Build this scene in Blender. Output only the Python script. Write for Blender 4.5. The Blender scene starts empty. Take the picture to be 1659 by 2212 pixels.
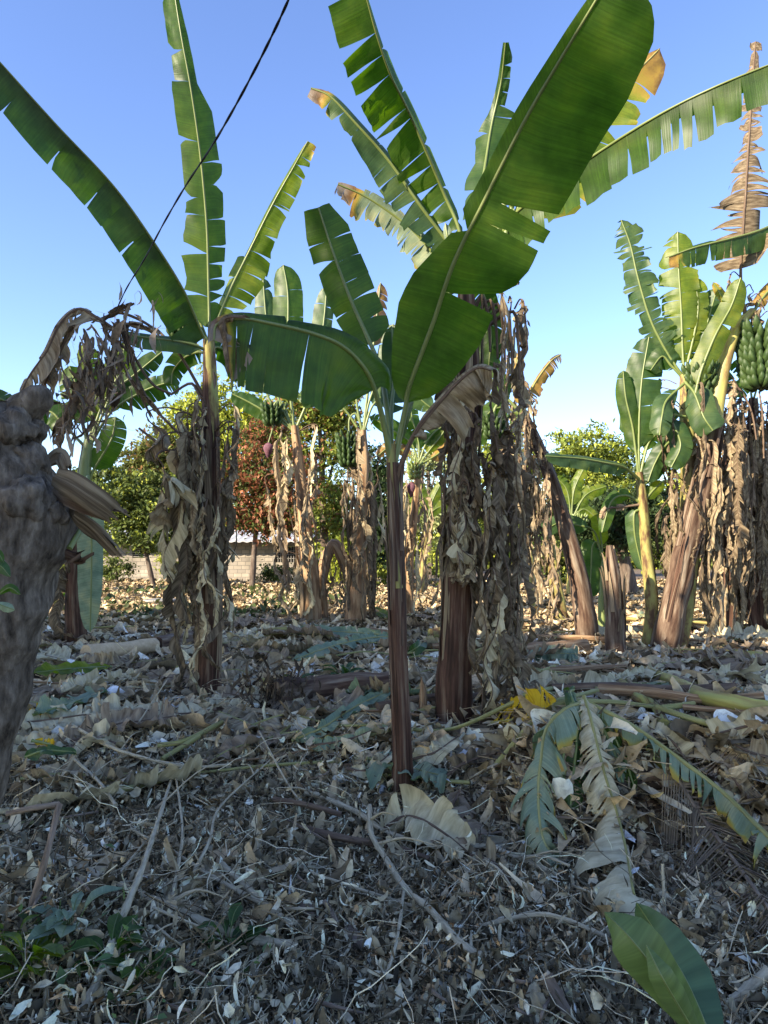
import bpy, math, random
import numpy as np
from mathutils import Vector, noise

# ------------------------------------------------------------------ camera, world, sun
W0, H0, F = 1659.0, 2212.0, 1475.0          # the photograph's proportions, focal length in the same unit
EYE = 1.5
PITCH = math.radians(3.45)
scn = bpy.context.scene
COL = scn.collection
cam_d = bpy.data.cameras.new('camera'); cam = bpy.data.objects.new('camera', cam_d); COL.objects.link(cam)
cam.location = (0, 0, EYE); cam.rotation_euler = (math.pi/2 + PITCH, 0, 0)
cam_d.sensor_fit = 'VERTICAL'; cam_d.sensor_height = 36.0; cam_d.lens = 36.0*F/H0
cam_d.clip_start = 0.05; cam_d.clip_end = 3000
scn.camera = cam
scn.view_settings.view_transform = 'Standard'; scn.view_settings.look = 'None'
scn.view_settings.exposure = 1.62; scn.view_settings.gamma = 1.0
scn.cycles.max_bounces = 6; scn.cycles.transparent_max_bounces = 8

SUN_EL = math.radians(26); SUN_AZ = math.radians(-128)      # direction TO the sun, clockwise from +Y
sdir = Vector((math.sin(SUN_AZ)*math.cos(SUN_EL), math.cos(SUN_AZ)*math.cos(SUN_EL), math.sin(SUN_EL)))
world = bpy.data.worlds.new('World'); scn.world = world; world.use_nodes = True
wn = world.node_tree; bgn = wn.nodes['Background']
sky = wn.nodes.new('ShaderNodeTexSky'); sky.sky_type = 'NISHITA'; sky.sun_disc = False
sky.sun_elevation = SUN_EL; sky.sun_rotation = SUN_AZ
sky.air_density = 1.0; sky.dust_density = 0.3; sky.ozone_density = 2.2
hs = wn.nodes.new('ShaderNodeHueSaturation'); hs.inputs['Saturation'].default_value = 1.1; hs.inputs['Hue'].default_value = 0.514
wn.links.new(sky.outputs[0], hs.inputs['Color']); wn.links.new(hs.outputs[0], bgn.inputs[0]); bgn.inputs[1].default_value = 0.125
sl = bpy.data.lights.new('sun', 'SUN'); sl.energy = 4.8; sl.angle = math.radians(0.55); sl.color = (1.0, 0.86, 0.66)
so = bpy.data.objects.new('sun', sl); COL.objects.link(so); so.rotation_euler = sdir.to_track_quat('Z', 'Y').to_euler()

rnd = random.Random(7)
RN = np.random.default_rng(11)

# ------------------------------------------------------------------ where a point of the picture stands
CP, SP = math.cos(PITCH), math.sin(PITCH)
def ray(x, y):
    a = (x-W0/2)/F; b = -(y-H0/2)/F
    return (a, CP - b*SP, SP + b*CP)
def P(x, y, d):
    r = ray(x, y); k = d/r[1]
    return np.array((r[0]*k, d, EYE + r[2]*k))
def sm(a, b, x):
    t = np.clip((x-a)/(b-a), 0, 1); return t*t*(3-2*t)
def gh(x, y):
    x = np.asarray(x, float); y = np.asarray(y, float)
    s = sm(4.1, 5.6, y + 0.25*np.sin(x*1.7) + 0.12*x)
    h = -0.30*(1-s)
    h = h + 0.05*np.sin(x*1.3+0.6)*np.sin(y*0.9+1.1) + 0.025*np.sin(x*3.9+y*2.1)*np.sin(y*3.3-1.0)
    h = h + sm(.72, 1.15, x)*(0.34*(sm(3.9, 4.4, y+.12*np.sin(x*3.1))*(1-sm(4.9, 6.6, y))) + .26*(1-s)*sm(3.9, 4.4, y+.12*np.sin(x*3.1)))
    h = h + 0.12*np.exp(-((x+1.6)**2/1.0+(y-3.0)**2/0.5))
    return h
def G(px, py, up=0.0):
    r = ray(px, py); lo = 0.3
    prev = lo
    d = lo
    while d < 90:
        k = d/r[1]; z = EYE + r[2]*k
        if z <= float(gh(r[0]*k, d)) + up: break
        prev = d; d *= 1.02
    a, b = prev, d
    for _ in range(20):
        m = (a+b)/2; k = m/r[1]
        if EYE + r[2]*k <= float(gh(r[0]*k, m)) + up: b = m
        else: a = m
    k = b/r[1]
    return np.array((r[0]*k, b, EYE + r[2]*k))

# ------------------------------------------------------------------ materials
MATS = {}
def newmat(name):
    m = bpy.data.materials.new(name); m.use_nodes = True
    nt = m.node_tree; nt.nodes.clear()
    return m, nt
def N_(nt, t, **kw):
    n = nt.nodes.new(t)
    for k, v in kw.items():
        if k.startswith('_'): setattr(n, k[1:], v)
        else: n.inputs[k.replace('__', ' ')].default_value = v
    return n
def ramp(nt, stops):
    r = nt.nodes.new('ShaderNodeValToRGB'); e = r.color_ramp.elements
    e[0].position, e[0].color = stops[0][0], (*stops[0][1], 1)
    e[1].position, e[1].color = stops[-1][0], (*stops[-1][1], 1)
    for p, c in stops[1:-1]:
        q = e.new(p); q.color = (*c, 1)
    return r
def leafmat(name, green, glow, trans=0.42, rough=0.42, vein=0.35):
    """banana blade: fine cross veins, dries to yellow, brown and grey with the attribute dry"""
    m, nt = newmat(name); L = nt.links.new
    uv = N_(nt, 'ShaderNodeUVMap'); mp = N_(nt, 'ShaderNodeMapping'); mp.inputs['Scale'].default_value = (95, 0.45, 1)
    L(uv.outputs[0], mp.inputs[0])
    nz = N_(nt, 'ShaderNodeTexNoise', Scale=1.0, Detail=3.0, Roughness=0.6); L(mp.outputs[0], nz.inputs['Vector'])
    tc = N_(nt, 'ShaderNodeTexCoord')
    n2 = N_(nt, 'ShaderNodeTexNoise', Scale=3.2, Detail=5.0, Roughness=0.62); L(tc.outputs['Object'], n2.inputs['Vector'])
    r1 = ramp(nt, [(0.30, tuple(c*0.78 for c in green)), (0.52, green), (0.75, tuple(min(1, c*1.3) for c in green))]); L(nz.outputs[0], r1.inputs[0])
    r2 = ramp(nt, [(0.32, (0.5, 0.6, 0.55)), (0.5, (.9, .95, .9)), (0.66, (1.5, 1.25, 1.0))]); L(n2.outputs[0], r2.inputs[0])
    mx = N_(nt, 'ShaderNodeMixRGB', _blend_type='MULTIPLY', Fac=1.0); L(r1.outputs[0], mx.inputs[1]); L(r2.outputs[0], mx.inputs[2])
    at = N_(nt, 'ShaderNodeAttribute', _attribute_name='dry')
    n3 = N_(nt, 'ShaderNodeTexNoise', Scale=9.0, Detail=4.0, Roughness=0.7); L(tc.outputs['Object'], n3.inputs['Vector'])
    ad = N_(nt, 'ShaderNodeMath', _operation='MULTIPLY_ADD'); L(n3.outputs[0], ad.inputs[0]); ad.inputs[1].default_value = 0.9; ad.inputs[2].default_value = -0.45
    a2 = N_(nt, 'ShaderNodeMath', _operation='MULTIPLY_ADD'); L(at.outputs['Fac'], a2.inputs[1]); L(ad.outputs[0], a2.inputs[0]); L(at.outputs['Fac'], a2.inputs[2])
    rd = ramp(nt, [(0.0, (0, 0, 0)), (0.22, (0, 0, 0)), (0.34, (1, 1, 1))]); L(a2.outputs[0], rd.inputs[0])
    rc = ramp(nt, [(0.25, (0.34, 0.33, 0.04)), (0.42, (0.42, 0.26, 0.05)), (0.58, (0.17, 0.095, 0.04)), (0.78, (0.25, 0.2, 0.15)), (1.0, (0.3, 0.26, 0.21))]); L(a2.outputs[0], rc.inputs[0])
    mc = N_(nt, 'ShaderNodeMixRGB'); L(rd.outputs[0], mc.inputs[0]); L(mx.outputs[0], mc.inputs[1]); L(rc.outputs[0], mc.inputs[2])
    # glow colour for light passing through
    mg = N_(nt, 'ShaderNodeMixRGB', _blend_type='MULTIPLY', Fac=1.0); mg.inputs[1].default_value = (*glow, 1); L(mx.outputs[0], mg.inputs[2])
    sc = N_(nt, 'ShaderNodeMixRGB', _blend_type='MULTIPLY', Fac=1.0); L(mg.outputs[0], sc.inputs[1]); s = 1.0/max(green); sc.inputs[2].default_value = (s, s*1.0, s, 1)
    mt = N_(nt, 'ShaderNodeMixRGB'); L(rd.outputs[0], mt.inputs[0]); L(sc.outputs[0], mt.inputs[1]); L(rc.outputs[0], mt.inputs[2])
    b = N_(nt, 'ShaderNodeBsdfPrincipled', Roughness=rough); L(mc.outputs[0], b.inputs['Base Color']); b.inputs['Specular IOR Level'].default_value = 0.32
    bp = N_(nt, 'ShaderNodeBump', Strength=vein, Distance=0.004); L(nz.outputs[0], bp.inputs['Height']); L(bp.outputs[0], b.inputs['Normal'])
    t = N_(nt, 'ShaderNodeBsdfTranslucent'); L(mt.outputs[0], t.inputs[0])
    ms = N_(nt, 'ShaderNodeMixShader', Fac=trans); L(b.outputs[0], ms.inputs[1]); L(t.outputs[0], ms.inputs[2])
    o = N_(nt, 'ShaderNodeOutputMaterial'); L(ms.outputs[0], o.inputs[0])
    MATS[name] = m; return m
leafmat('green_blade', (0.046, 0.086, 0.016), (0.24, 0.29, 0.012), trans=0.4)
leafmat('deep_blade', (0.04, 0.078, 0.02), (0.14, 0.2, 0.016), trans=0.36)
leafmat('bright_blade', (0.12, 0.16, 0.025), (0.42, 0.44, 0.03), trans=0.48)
leafmat('blue_blade', (0.058, 0.1, 0.038), (0.13, 0.19, 0.025), trans=0.32)
leafmat('shoot_pale', (0.15, 0.2, 0.07), (0.16, 0.22, 0.05), trans=0.25, vein=0.1)
leafmat('shoot_blue', (0.075, 0.125, 0.065), (0.08, 0.14, 0.04), trans=0.2, vein=0.1)
leafmat('pale_blade', (0.24, 0.29, 0.2), (0.22, 0.3, 0.14), trans=0.25, rough=0.6)

def rampmat(name, stops, scale=(6, 6, 6), detail=5, rough=0.85, bump=0.3, coord='UV', dist=0.01, col=False, trans=0.0, spec=0.12):
    m, nt = newmat(name); L = nt.links.new
    if coord == 'UV': c = N_(nt, 'ShaderNodeUVMap').outputs[0]
    else: c = N_(nt, 'ShaderNodeTexCoord').outputs['Object']
    mp = N_(nt, 'ShaderNodeMapping'); mp.inputs['Scale'].default_value = scale; L(c, mp.inputs[0])
    nz = N_(nt, 'ShaderNodeTexNoise', Scale=1.0, Detail=float(detail), Roughness=0.62); L(mp.outputs[0], nz.inputs['Vector'])
    r = ramp(nt, stops); L(nz.outputs[0], r.inputs[0]); out = r.outputs[0]
    if col:
        a = N_(nt, 'ShaderNodeAttribute', _attribute_name='Col')
        mx = N_(nt, 'ShaderNodeMixRGB', _blend_type='MULTIPLY', Fac=1.0); L(out, mx.inputs[1]); L(a.outputs['Color'], mx.inputs[2]); out = mx.outputs[0]
    b = N_(nt, 'ShaderNodeBsdfPrincipled', Roughness=rough); L(out, b.inputs['Base Color']); b.inputs['Specular IOR Level'].default_value = spec
    if bump:
        bp = N_(nt, 'ShaderNodeBump', Strength=bump, Distance=dist); L(nz.outputs[0], bp.inputs['Height']); L(bp.outputs[0], b.inputs['Normal'])
    sh = b.outputs[0]
    if trans:
        t = N_(nt, 'ShaderNodeBsdfTranslucent'); L(out, t.inputs[0])
        ms = N_(nt, 'ShaderNodeMixShader', Fac=trans); L(sh, ms.inputs[1]); L(t.outputs[0], ms.inputs[2]); sh = ms.outputs[0]
    o = N_(nt, 'ShaderNodeOutputMaterial'); L(sh, o.inputs[0])
    MATS[name] = m; return m
# uv: x round the stem (0..1), y along it in metres
rampmat('stem_brown', [(0.30, (0.016, 0.011, 0.009)), (0.42, (0.07, 0.04, 0.027)), (0.52, (0.14, 0.095, 0.065)), (0.62, (0.25, 0.2, 0.145)), (0.75, (0.09, 0.06, 0.04))], scale=(9, 1.1, 1), bump=0.6, rough=0.7, dist=0.02)
rampmat('stem_dark', [(0.32, (0.012, 0.008, 0.006)), (0.43, (0.045, 0.024, 0.016)), (0.52, (0.1, 0.052, 0.034)), (0.62, (0.2, 0.15, 0.10)), (0.75, (0.06, 0.036, 0.026))], scale=(11, 0.8, 1), bump=0.7, rough=0.65, dist=0.02)
rampmat('stem_mottled', [(0.25, (0.03, 0.018, 0.012)), (0.42, (0.13, 0.075, 0.04)), (0.5, (0.24, 0.2, 0.07)), (0.62, (0.3, 0.3, 0.1)), (0.8, (0.2, 0.22, 0.07))], scale=(5, 2.6, 1), bump=0.4, rough=0.55, dist=0.01)
rampmat('stem_tan', [(0.28, (0.07, 0.04, 0.025)), (0.45, (0.22, 0.13, 0.07)), (0.58, (0.38, 0.26, 0.15)), (0.75, (0.3, 0.22, 0.12))], scale=(9, 1.3, 1), bump=0.6, rough=0.8, dist=0.02)
rampmat('stem_green', [(0.3, (0.09, 0.12, 0.03)), (0.5, (0.16, 0.2, 0.06)), (0.7, (0.25, 0.28, 0.1))], scale=(5, 1.2, 1), bump=0.15, rough=0.45, spec=0.5)
rampmat('stem_yellow', [(0.3, (0.12, 0.06, 0.03)), (0.42, (0.26, 0.19, 0.06)), (0.56, (0.36, 0.34, 0.09)), (0.75, (0.26, 0.28, 0.08))], scale=(4, 1.5, 1), bump=0.2, rough=0.5, spec=0.4)
rampmat('midrib_green', [(0.3, (0.1, 0.135, 0.03)), (0.7, (0.19, 0.23, 0.07))], scale=(4, 3, 1), bump=0.0, rough=0.4, spec=0.5)
rampmat('midrib_dry', [(0.3, (0.06, 0.04, 0.03)), (0.55, (0.16, 0.11, 0.075)), (0.75, (0.27, 0.21, 0.15))], scale=(5, 3, 1), bump=0.3, rough=0.8)
rampmat('midrib_yellow', [(0.3, (0.2, 0.19, 0.06)), (0.7, (0.36, 0.34, 0.15))], scale=(5, 3, 1), bump=0.1, rough=0.5)
rampmat('dead_blade', [(0.28, (0.112, 0.08, 0.043)), (0.45, (0.244, 0.185, 0.111)), (0.6, (0.393, 0.322, 0.202)), (0.8, (0.514, 0.433, 0.282))], scale=(30, 1.5, 1), bump=0.5, rough=0.85, trans=0.14, dist=0.006)
rampmat('dead_dark', [(0.28, (0.046, 0.031, 0.019)), (0.46, (0.119, 0.088, 0.054)), (0.62, (0.239, 0.185, 0.117)), (0.8, (0.348, 0.292, 0.186))], scale=(30, 1.5, 1), bump=0.5, rough=0.85, trans=0.12, dist=0.006)
rampmat('dead_pale', [(0.28, (0.276, 0.221, 0.125)), (0.45, (0.459, 0.389, 0.236)), (0.6, (0.605, 0.53, 0.334)), (0.8, (0.678, 0.61, 0.394))], scale=(26, 1.5, 1), bump=0.4, rough=0.8, trans=0.12, dist=0.006)
rampmat('dead_tan', [(0.28, (0.1, 0.065, 0.041)), (0.5, (0.28, 0.21, 0.135)), (0.75, (0.42, 0.34, 0.225))], scale=(26, 1.5, 1), bump=0.4, rough=0.8, trans=0.15, dist=0.006)
rampmat('yellow_blade', [(0.3, (0.35, 0.17, 0.01)), (0.5, (0.62, 0.4, 0.02)), (0.75, (0.7, 0.5, 0.04))], scale=(20, 1.2, 1), bump=0.3, rough=0.6, trans=0.3)
rampmat('banana_skin', [(0.3, (0.022, 0.045, 0.014)), (0.7, (0.055, 0.09, 0.025))], scale=(14, 14, 14), bump=0.05, rough=0.5, coord='O', spec=0.2)
rampmat('banana_pale', [(0.3, (0.12, 0.18, 0.05)), (0.7, (0.25, 0.3, 0.09))], scale=(14, 14, 14), bump=0.05, rough=0.4, coord='O', spec=0.5)
rampmat('blossom', [(0.3, (0.08, 0.03, 0.045)), (0.7, (0.2, 0.1, 0.12))], scale=(14, 14, 14), bump=0.1, rough=0.6, coord='O')
rampmat('bark_old', [(0.30, (0.025, 0.02, 0.015)), (0.43, (0.085, 0.069, 0.053)), (0.55, (0.145, 0.12, 0.094)), (0.70, (0.25, 0.214, 0.17))], scale=(34, 34, 12), detail=15, bump=1.0, rough=0.9, coord='O', dist=0.02)
rampmat('bark_tree', [(0.3, (0.05, 0.04, 0.03)), (0.5, (0.12, 0.09, 0.07)), (0.75, (0.2, 0.17, 0.13))], scale=(8, 8, 2.5), bump=0.5, rough=0.9, coord='O')
rampmat('stick_grey', [(0.3, (0.2, 0.162, 0.103)), (0.5, (0.43, 0.363, 0.241)), (0.75, (0.62, 0.539, 0.378))], scale=(4, 9, 1), bump=0.3, rough=0.8, dist=0.003)
rampmat('stick_brown', [(0.3, (0.09, 0.065, 0.045)), (0.5, (0.24, 0.18, 0.13)), (0.75, (0.38, 0.3, 0.22))], scale=(4, 7, 1), bump=0.4, rough=0.85, dist=0.004)
rampmat('wood_cut', [(0.3, (0.45, 0.33, 0.2)), (0.7, (0.6, 0.47, 0.3))], scale=(20, 20, 20), bump=0.1, coord='O')
rampmat('cable_black', [(0.3, (0.008, 0.008, 0.01)), (0.7, (0.02, 0.02, 0.025))], scale=(10, 10, 10), bump=0, rough=0.5, coord='O')
rampmat('litter', [(0.3, (0.6, 0.58, 0.56)), (0.5, (1, 1, 1)), (0.75, (1.2, 1.18, 1.15))], scale=(24, 24, 24), bump=0.4, rough=0.85, coord='O', col=True, trans=0.08, dist=0.004)
rampmat('crown_leaf', [(0.3, (0.7, 0.75, 0.7)), (0.7, (1.15, 1.1, 1.0))], scale=(1.4, 1.4, 1.4), detail=3, bump=0, rough=0.6, coord='O', col=True, trans=0.3, spec=0.3)
rampmat('soil', [(0.3, (0.07, 0.052, 0.038)), (0.5, (0.16, 0.125, 0.095)), (0.62, (0.26, 0.21, 0.16)), (0.8, (0.36, 0.3, 0.23))], scale=(7, 7, 7), detail=10, bump=0.9, rough=0.95, coord='O', dist=0.03)
rampmat('concrete', [(0.3, (0.2, 0.19, 0.17)), (0.7, (0.36, 0.34, 0.31))], scale=(5, 5, 5), detail=8, bump=0.3, rough=0.9, coord='O')
rampmat('roof_sheet', [(0.3, (0.35, 0.35, 0.36)), (0.7, (0.6, 0.6, 0.6))], scale=(0.6, 4, 4), bump=0.1, rough=0.45, coord='O')
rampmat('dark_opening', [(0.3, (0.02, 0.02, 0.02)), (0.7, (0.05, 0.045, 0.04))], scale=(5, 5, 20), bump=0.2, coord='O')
def blockmat():
    m, nt = newmat('block_wall'); L = nt.links.new
    tc = N_(nt, 'ShaderNodeTexCoord'); mp = N_(nt, 'ShaderNodeMapping'); mp.inputs['Rotation'].default_value = (math.pi/2, 0, 0)
    L(tc.outputs['Object'], mp.inputs[0])
    b = N_(nt, 'ShaderNodeTexBrick', Scale=1.0); L(mp.outputs[0], b.inputs['Vector'])
    b.inputs['Color1'].default_value = (0.38, 0.34, 0.28, 1); b.inputs['Color2'].default_value = (0.27, 0.245, 0.21, 1); b.inputs['Mortar'].default_value = (0.16, 0.15, 0.13, 1)
    b.inputs['Brick Width'].default_value = 0.42; b.inputs['Row Height'].default_value = 0.21; b.inputs['Mortar Size'].default_value = 0.014
    nz = N_(nt, 'ShaderNodeTexNoise', Scale=1.1, Detail=6.0); L(tc.outputs['Object'], nz.inputs['Vector'])
    r = ramp(nt, [(0.3, (0.6, 0.58, 0.55)), (0.7, (1.15, 1.12, 1.08))]); L(nz.outputs[0], r.inputs[0])
    mx = N_(nt, 'ShaderNodeMixRGB', _blend_type='MULTIPLY', Fac=1.0); L(b.outputs[0], mx.inputs[1]); L(r.outputs[0], mx.inputs[2])
    p = N_(nt, 'ShaderNodeBsdfPrincipled', Roughness=0.9); L(mx.outputs[0], p.inputs['Base Color'])
    o = N_(nt, 'ShaderNodeOutputMaterial'); L(p.outputs[0], o.inputs[0]); MATS['block_wall'] = m
blockmat()

# ------------------------------------------------------------------ mesh builder
ORG = {}
class MB:
    def __init__(s): s.v = []; s.f = []; s.uv = []; s.dry = []; s.n = 0; s.mi = []; s.cur = 0
    def grid(s, pts, uv, dry=None):
        """pts (a,b,3), uv (a,b,2)"""
        a, b = pts.shape[:2]; k = s.n
        s.v.append(pts.reshape(-1, 3)); s.uv.append(uv.reshape(-1, 2))
        s.dry.append(np.zeros(a*b) if dry is None else np.broadcast_to(dry, (a, b)).reshape(-1))
        i = np.arange(a-1)[:, None]*b + np.arange(b-1)[None, :] + k
        q = np.stack([i, i+1, i+b+1, i+b], -1).reshape(-1, 4); s.f.extend(q.tolist()); s.mi.extend([s.cur]*len(q))
        s.n += a*b
    def poly(s, pts, faces):
        k = s.n; pts = np.asarray(pts, float); s.v.append(pts); s.uv.append(pts[:, :2]*1.0); s.dry.append(np.zeros(len(pts)))
        for f in faces: s.f.append([i+k for i in f]); s.mi.append(s.cur)
        s.n += len(pts)
    def box(s, x0, x1, y0, y1, z0, z1):
        p = [(x0,y0,z0),(x1,y0,z0),(x1,y1,z0),(x0,y1,z0),(x0,y0,z1),(x1,y0,z1),(x1,y1,z1),(x0,y1,z1)]
        s.poly(p, [(3,2,1,0),(4,5,6,7),(0,1,5,4),(1,2,6,5),(2,3,7,6),(3,0,4,7)])
    def tube(s, pts, rad, seg=8, lump=0.0, lf=3.0, cap=True, ridges=0, seed=0.0):
        pts = np.asarray(pts, float); n = len(pts); rad = np.broadcast_to(rad, (n,))
        T = np.gradient(pts, axis=0); T /= np.linalg.norm(T, axis=1)[:, None]+1e-12
        ref = np.array((0.123, 1.0, 0.05)) if abs(T[0][1]) < 0.85 else np.array((1.0, 0.1, 0.0))
        A = np.cross(T, ref); A /= np.linalg.norm(A, axis=1)[:, None]; B = np.cross(T, A)
        th = np.linspace(0, 2*math.pi, seg+1)
        ln = np.concatenate([[0], np.cumsum(np.linalg.norm(np.diff(pts, axis=0), axis=1))])
        R = np.repeat(rad[:, None], seg+1, 1).copy()
        if ridges: R *= 1 + 0.07*np.sin(ridges*th[None, :] + 2.0*ln[:, None] + seed) + 0.04*np.sin((ridges*2+1)*th[None, :] - 1.3*ln[:, None]+seed*2)
        if lump:
            for i in range(n):
                for j in range(seg):
                    d = pts[i] + (A[i]*math.cos(th[j]) + B[i]*math.sin(th[j]))*rad[i]
                    R[i, j] *= 1 + lump*noise.noise(Vector(d*lf + seed)) + lump*0.5*noise.noise(Vector(d*lf*2.7+seed))
            R[:, seg] = R[:, 0]
        q = pts[:, None, :] + (A[:, None, :]*np.cos(th)[None, :, None] + B[:, None, :]*np.sin(th)[None, :, None])*R[:, :, None]
        uv = np.stack([np.broadcast_to(th/(2*math.pi), (n, seg+1)), np.broadcast_to(ln[:, None], (n, seg+1))], -1)
        s.grid(q, uv)
        if cap:
            for e in (0, n-1):
                s.poly(np.vstack([q[e, :seg], pts[e][None]]), [((j, (j+1) % seg, seg) if e else ((j+1) % seg, j, seg)) for j in range(seg)])
    def build(s, name, mats, parent=None, origin=None, smooth=True):
        v = np.vstack(s.v)
        if parent is not None: o = ORG[parent.name]
        elif origin is not None: o = np.asarray(origin, float)
        else: o = np.zeros(3)
        me = bpy.data.meshes.new(name); me.from_pydata((v-o).tolist(), [], s.f)
        uv = np.vstack(s.uv); lay = me.uv_layers.new(name='UVMap')
        li = np.empty(len(me.loops), np.int32); me.loops.foreach_get('vertex_index', li)
        lay.data.foreach_set('uv', uv[li].astype(np.float32).ravel())
        at = me.attributes.new('dry', 'FLOAT', 'POINT'); at.data.foreach_set('value', np.concatenate(s.dry).astype(np.float32))
        if isinstance(mats, str): mats = [mats]
        for m in mats: me.materials.append(MATS[m])
        if len(mats) > 1: me.polygons.foreach_set('material_index', s.mi)
        me.polygons.foreach_set('use_smooth', [smooth]*len(me.polygons))
        ob = bpy.data.objects.new(name, me); COL.objects.link(ob); ORG[ob.name] = o
        if parent is not None: ob.parent = parent
        else: ob.location = o
        return ob
def tag(o, label=None, cat=None, group=None, kind=None):
    if label: o['label'] = label
    if cat: o['category'] = cat
    if group: o['group'] = group
    if kind: o['kind'] = kind
    return o
def thing(name, loc, label, cat, group=None):
    o = bpy.data.objects.new(name, None); COL.objects.link(o); o.location = tuple(loc); o.empty_display_size = 0.2
    ORG[o.name] = np.asarray(loc, float); return tag(o, label, cat, group)
def cr(pts, n):
    """smooth curve through points"""
    p = np.asarray(pts, float)
    if len(p) == 2: return p[0] + (p[1]-p[0])*np.linspace(0, 1, n)[:, None]
    q = np.vstack([2*p[0]-p[1], p, 2*p[-1]-p[-2]])
    out = []
    for t in np.linspace(0, len(p)-1-1e-9, n):
        i = int(t); u = t-i; a, b, c, d = q[i:i+4]
        out.append(0.5*((2*b)+(-a+c)*u+(2*a-5*b+4*c-d)*u*u+(-a+3*b-3*c+d)*u**3))
    return np.array(out)

# ------------------------------------------------------------------ scatter of many small pieces into one mesh
def scatter(name, temps, pos, rot, scl, colr, mat, parent=None, origin=None):
    """temps: list of (verts, faces); rot (n,3,3); colr (n,3)"""
    n = len(pos); which = RN.integers(0, len(temps), n)
    V = []; FI = []; C = []; k = 0; ls = []
    for ti, (tv, tf) in enumerate(temps):
        idx = np.where(which == ti)[0]
        if not len(idx): continue
        tv = np.asarray(tv, float); s = scl[idx]
        if s.ndim == 1: s = s[:, None]
        vv = np.einsum('nij,nkj->nki', rot[idx], tv[None]*s[:, None, :]) + pos[idx][:, None, :]
        m = len(tv); V.append(vv.reshape(-1, 3)); C.append(np.repeat(colr[idx], m, 0))
        off = (np.arange(len(idx))*m)[:, None] + k
        for f in tf:
            FI.append((np.asarray(f)[None, :] + off).ravel()); ls.append(np.full(len(idx), len(f)))
        k += m*len(idx)
    V = np.vstack(V); C = np.vstack(C); LV = np.concatenate(FI).astype(np.int32); LS = np.concatenate(ls)
    o = ORG[parent.name] if parent is not None else (np.zeros(3) if origin is None else np.asarray(origin, float))
    V = V - o
    me = bpy.data.meshes.new(name); me.vertices.add(len(V)); me.vertices.foreach_set('co', V.astype(np.float32).ravel())
    me.loops.add(len(LV)); me.loops.foreach_set('vertex_index', LV)
    st = np.concatenate([[0], np.cumsum(LS)[:-1]]).astype(np.int32)
    me.polygons.add(len(LS)); me.polygons.foreach_set('loop_start', st)
    me.update(calc_edges=True); me.validate()
    ca = me.color_attributes.new('Col', 'FLOAT_COLOR', 'POINT')
    ca.data.foreach_set('color', np.hstack([C, np.ones((len(C), 1))]).astype(np.float32).ravel())
    me.materials.append(MATS[mat]); me.polygons.foreach_set('use_smooth', [True]*len(me.polygons))
    ob = bpy.data.objects.new(name, me); COL.objects.link(ob); ORG[ob.name] = o
    if parent is not None: ob.parent = parent
    else: ob.location = o
    return ob
def eul(ax, ay, az):
    cx, sx, cy, sy, cz, sz = np.cos(ax), np.sin(ax), np.cos(ay), np.sin(ay), np.cos(az), np.sin(az)
    n = len(ax); R = np.empty((n, 3, 3))
    R[:, 0, 0] = cz*cy; R[:, 0, 1] = cz*sy*sx - sz*cx; R[:, 0, 2] = cz*sy*cx + sz*sx
    R[:, 1, 0] = sz*cy; R[:, 1, 1] = sz*sy*sx + cz*cx; R[:, 1, 2] = sz*sy*cx - cz*sx
    R[:, 2, 0] = -sy; R[:, 2, 1] = cy*sx; R[:, 2, 2] = cy*cx
    return R
def curled(L, Wd, curl, twist, n=5, rag=0.0, seed=0, m=3):
    """a curled leaf scrap, x along, y across"""
    r = random.Random(seed); vs = []; fs = []
    for i in range(n):
        t = i/(n-1); w = Wd*(math.sin(math.pi*(0.06+0.88*t))**0.7)*(1+r.uniform(-rag, rag))
        for j in range(m):
            s = (j/(m-1)-0.5)*2
            a = curl*(t-0.5)*2; tw = twist*t
            x = L*(math.sin(a)/(curl+1e-6))*0.5 if abs(curl) > 0.05 else L*(t-0.5)
            z = L*(1-math.cos(a))/(abs(curl)+1e-6)*0.5*(1 if curl > 0 else -1)*0.6
            yy = w*s*0.5*(1+r.uniform(-rag, rag)*0.6); zz = w*0.28*(s*s)*(1 if seed % 2 else -1)
            vs.append((x + r.uniform(-1, 1)*rag*L*0.08, yy*math.cos(tw)-zz*math.sin(tw), z + yy*math.sin(tw)+zz*math.cos(tw)))
    for i in range(n-1):
        for j in range(m-1): fs.append((i*m+j, i*m+j+1, (i+1)*m+j+1, (i+1)*m+j))
    return vs, fs
SMALL = [curled(1, 0.17+0.11*(k % 3), [0.9, -1.3, 1.8, 0.4, -0.7, 2.2][k % 6], [0.5, 1.6, -1.1, 2.4][k % 4], 5, 0.25, k) for k in range(12)]
SCRAP = [curled(1, 0.3+0.16*(k % 3), [0.9, -1.3, 2.0, 0.5, 2.6][k % 5], [0.4, 1.3, -1.0][k % 3], 8, 0.2, 50+k, 5) for k in range(14)]
STRIP = [curled(1, 0.1+0.05*(k % 3), [0.6, -0.9, 1.4, 0.2][k % 4], [0.8, 2.0, -1.5][k % 3], 7, 0.2, 90+k, 3) for k in range(10)]
def vine_t(seed):
    r = random.Random(seed+500); n = 9; p = [(-0.5, 0, 0)]; a = 0; b = 0
    for i in range(1, n): a += r.uniform(-.55, .55); b = b*.6+r.uniform(-.35, .35); q = p[-1]; p.append((q[0]+math.cos(a)/(n-1), q[1]+math.sin(a)/(n-1), q[2]+b/(n-1)))
    vs = []; fs = []
    for i, q in enumerate(p):
        w = 0.0065*(1-0.07*i)
        for t in (0, 2.09, 4.19): vs.append((q[0], q[1]+w*math.cos(t), q[2]+w*math.sin(t)))
    for i in range(n-1):
        for j in range(3): fs.append((i*3+j, i*3+(j+1) % 3, (i+1)*3+(j+1) % 3, (i+1)*3+j))
    return vs, fs
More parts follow.
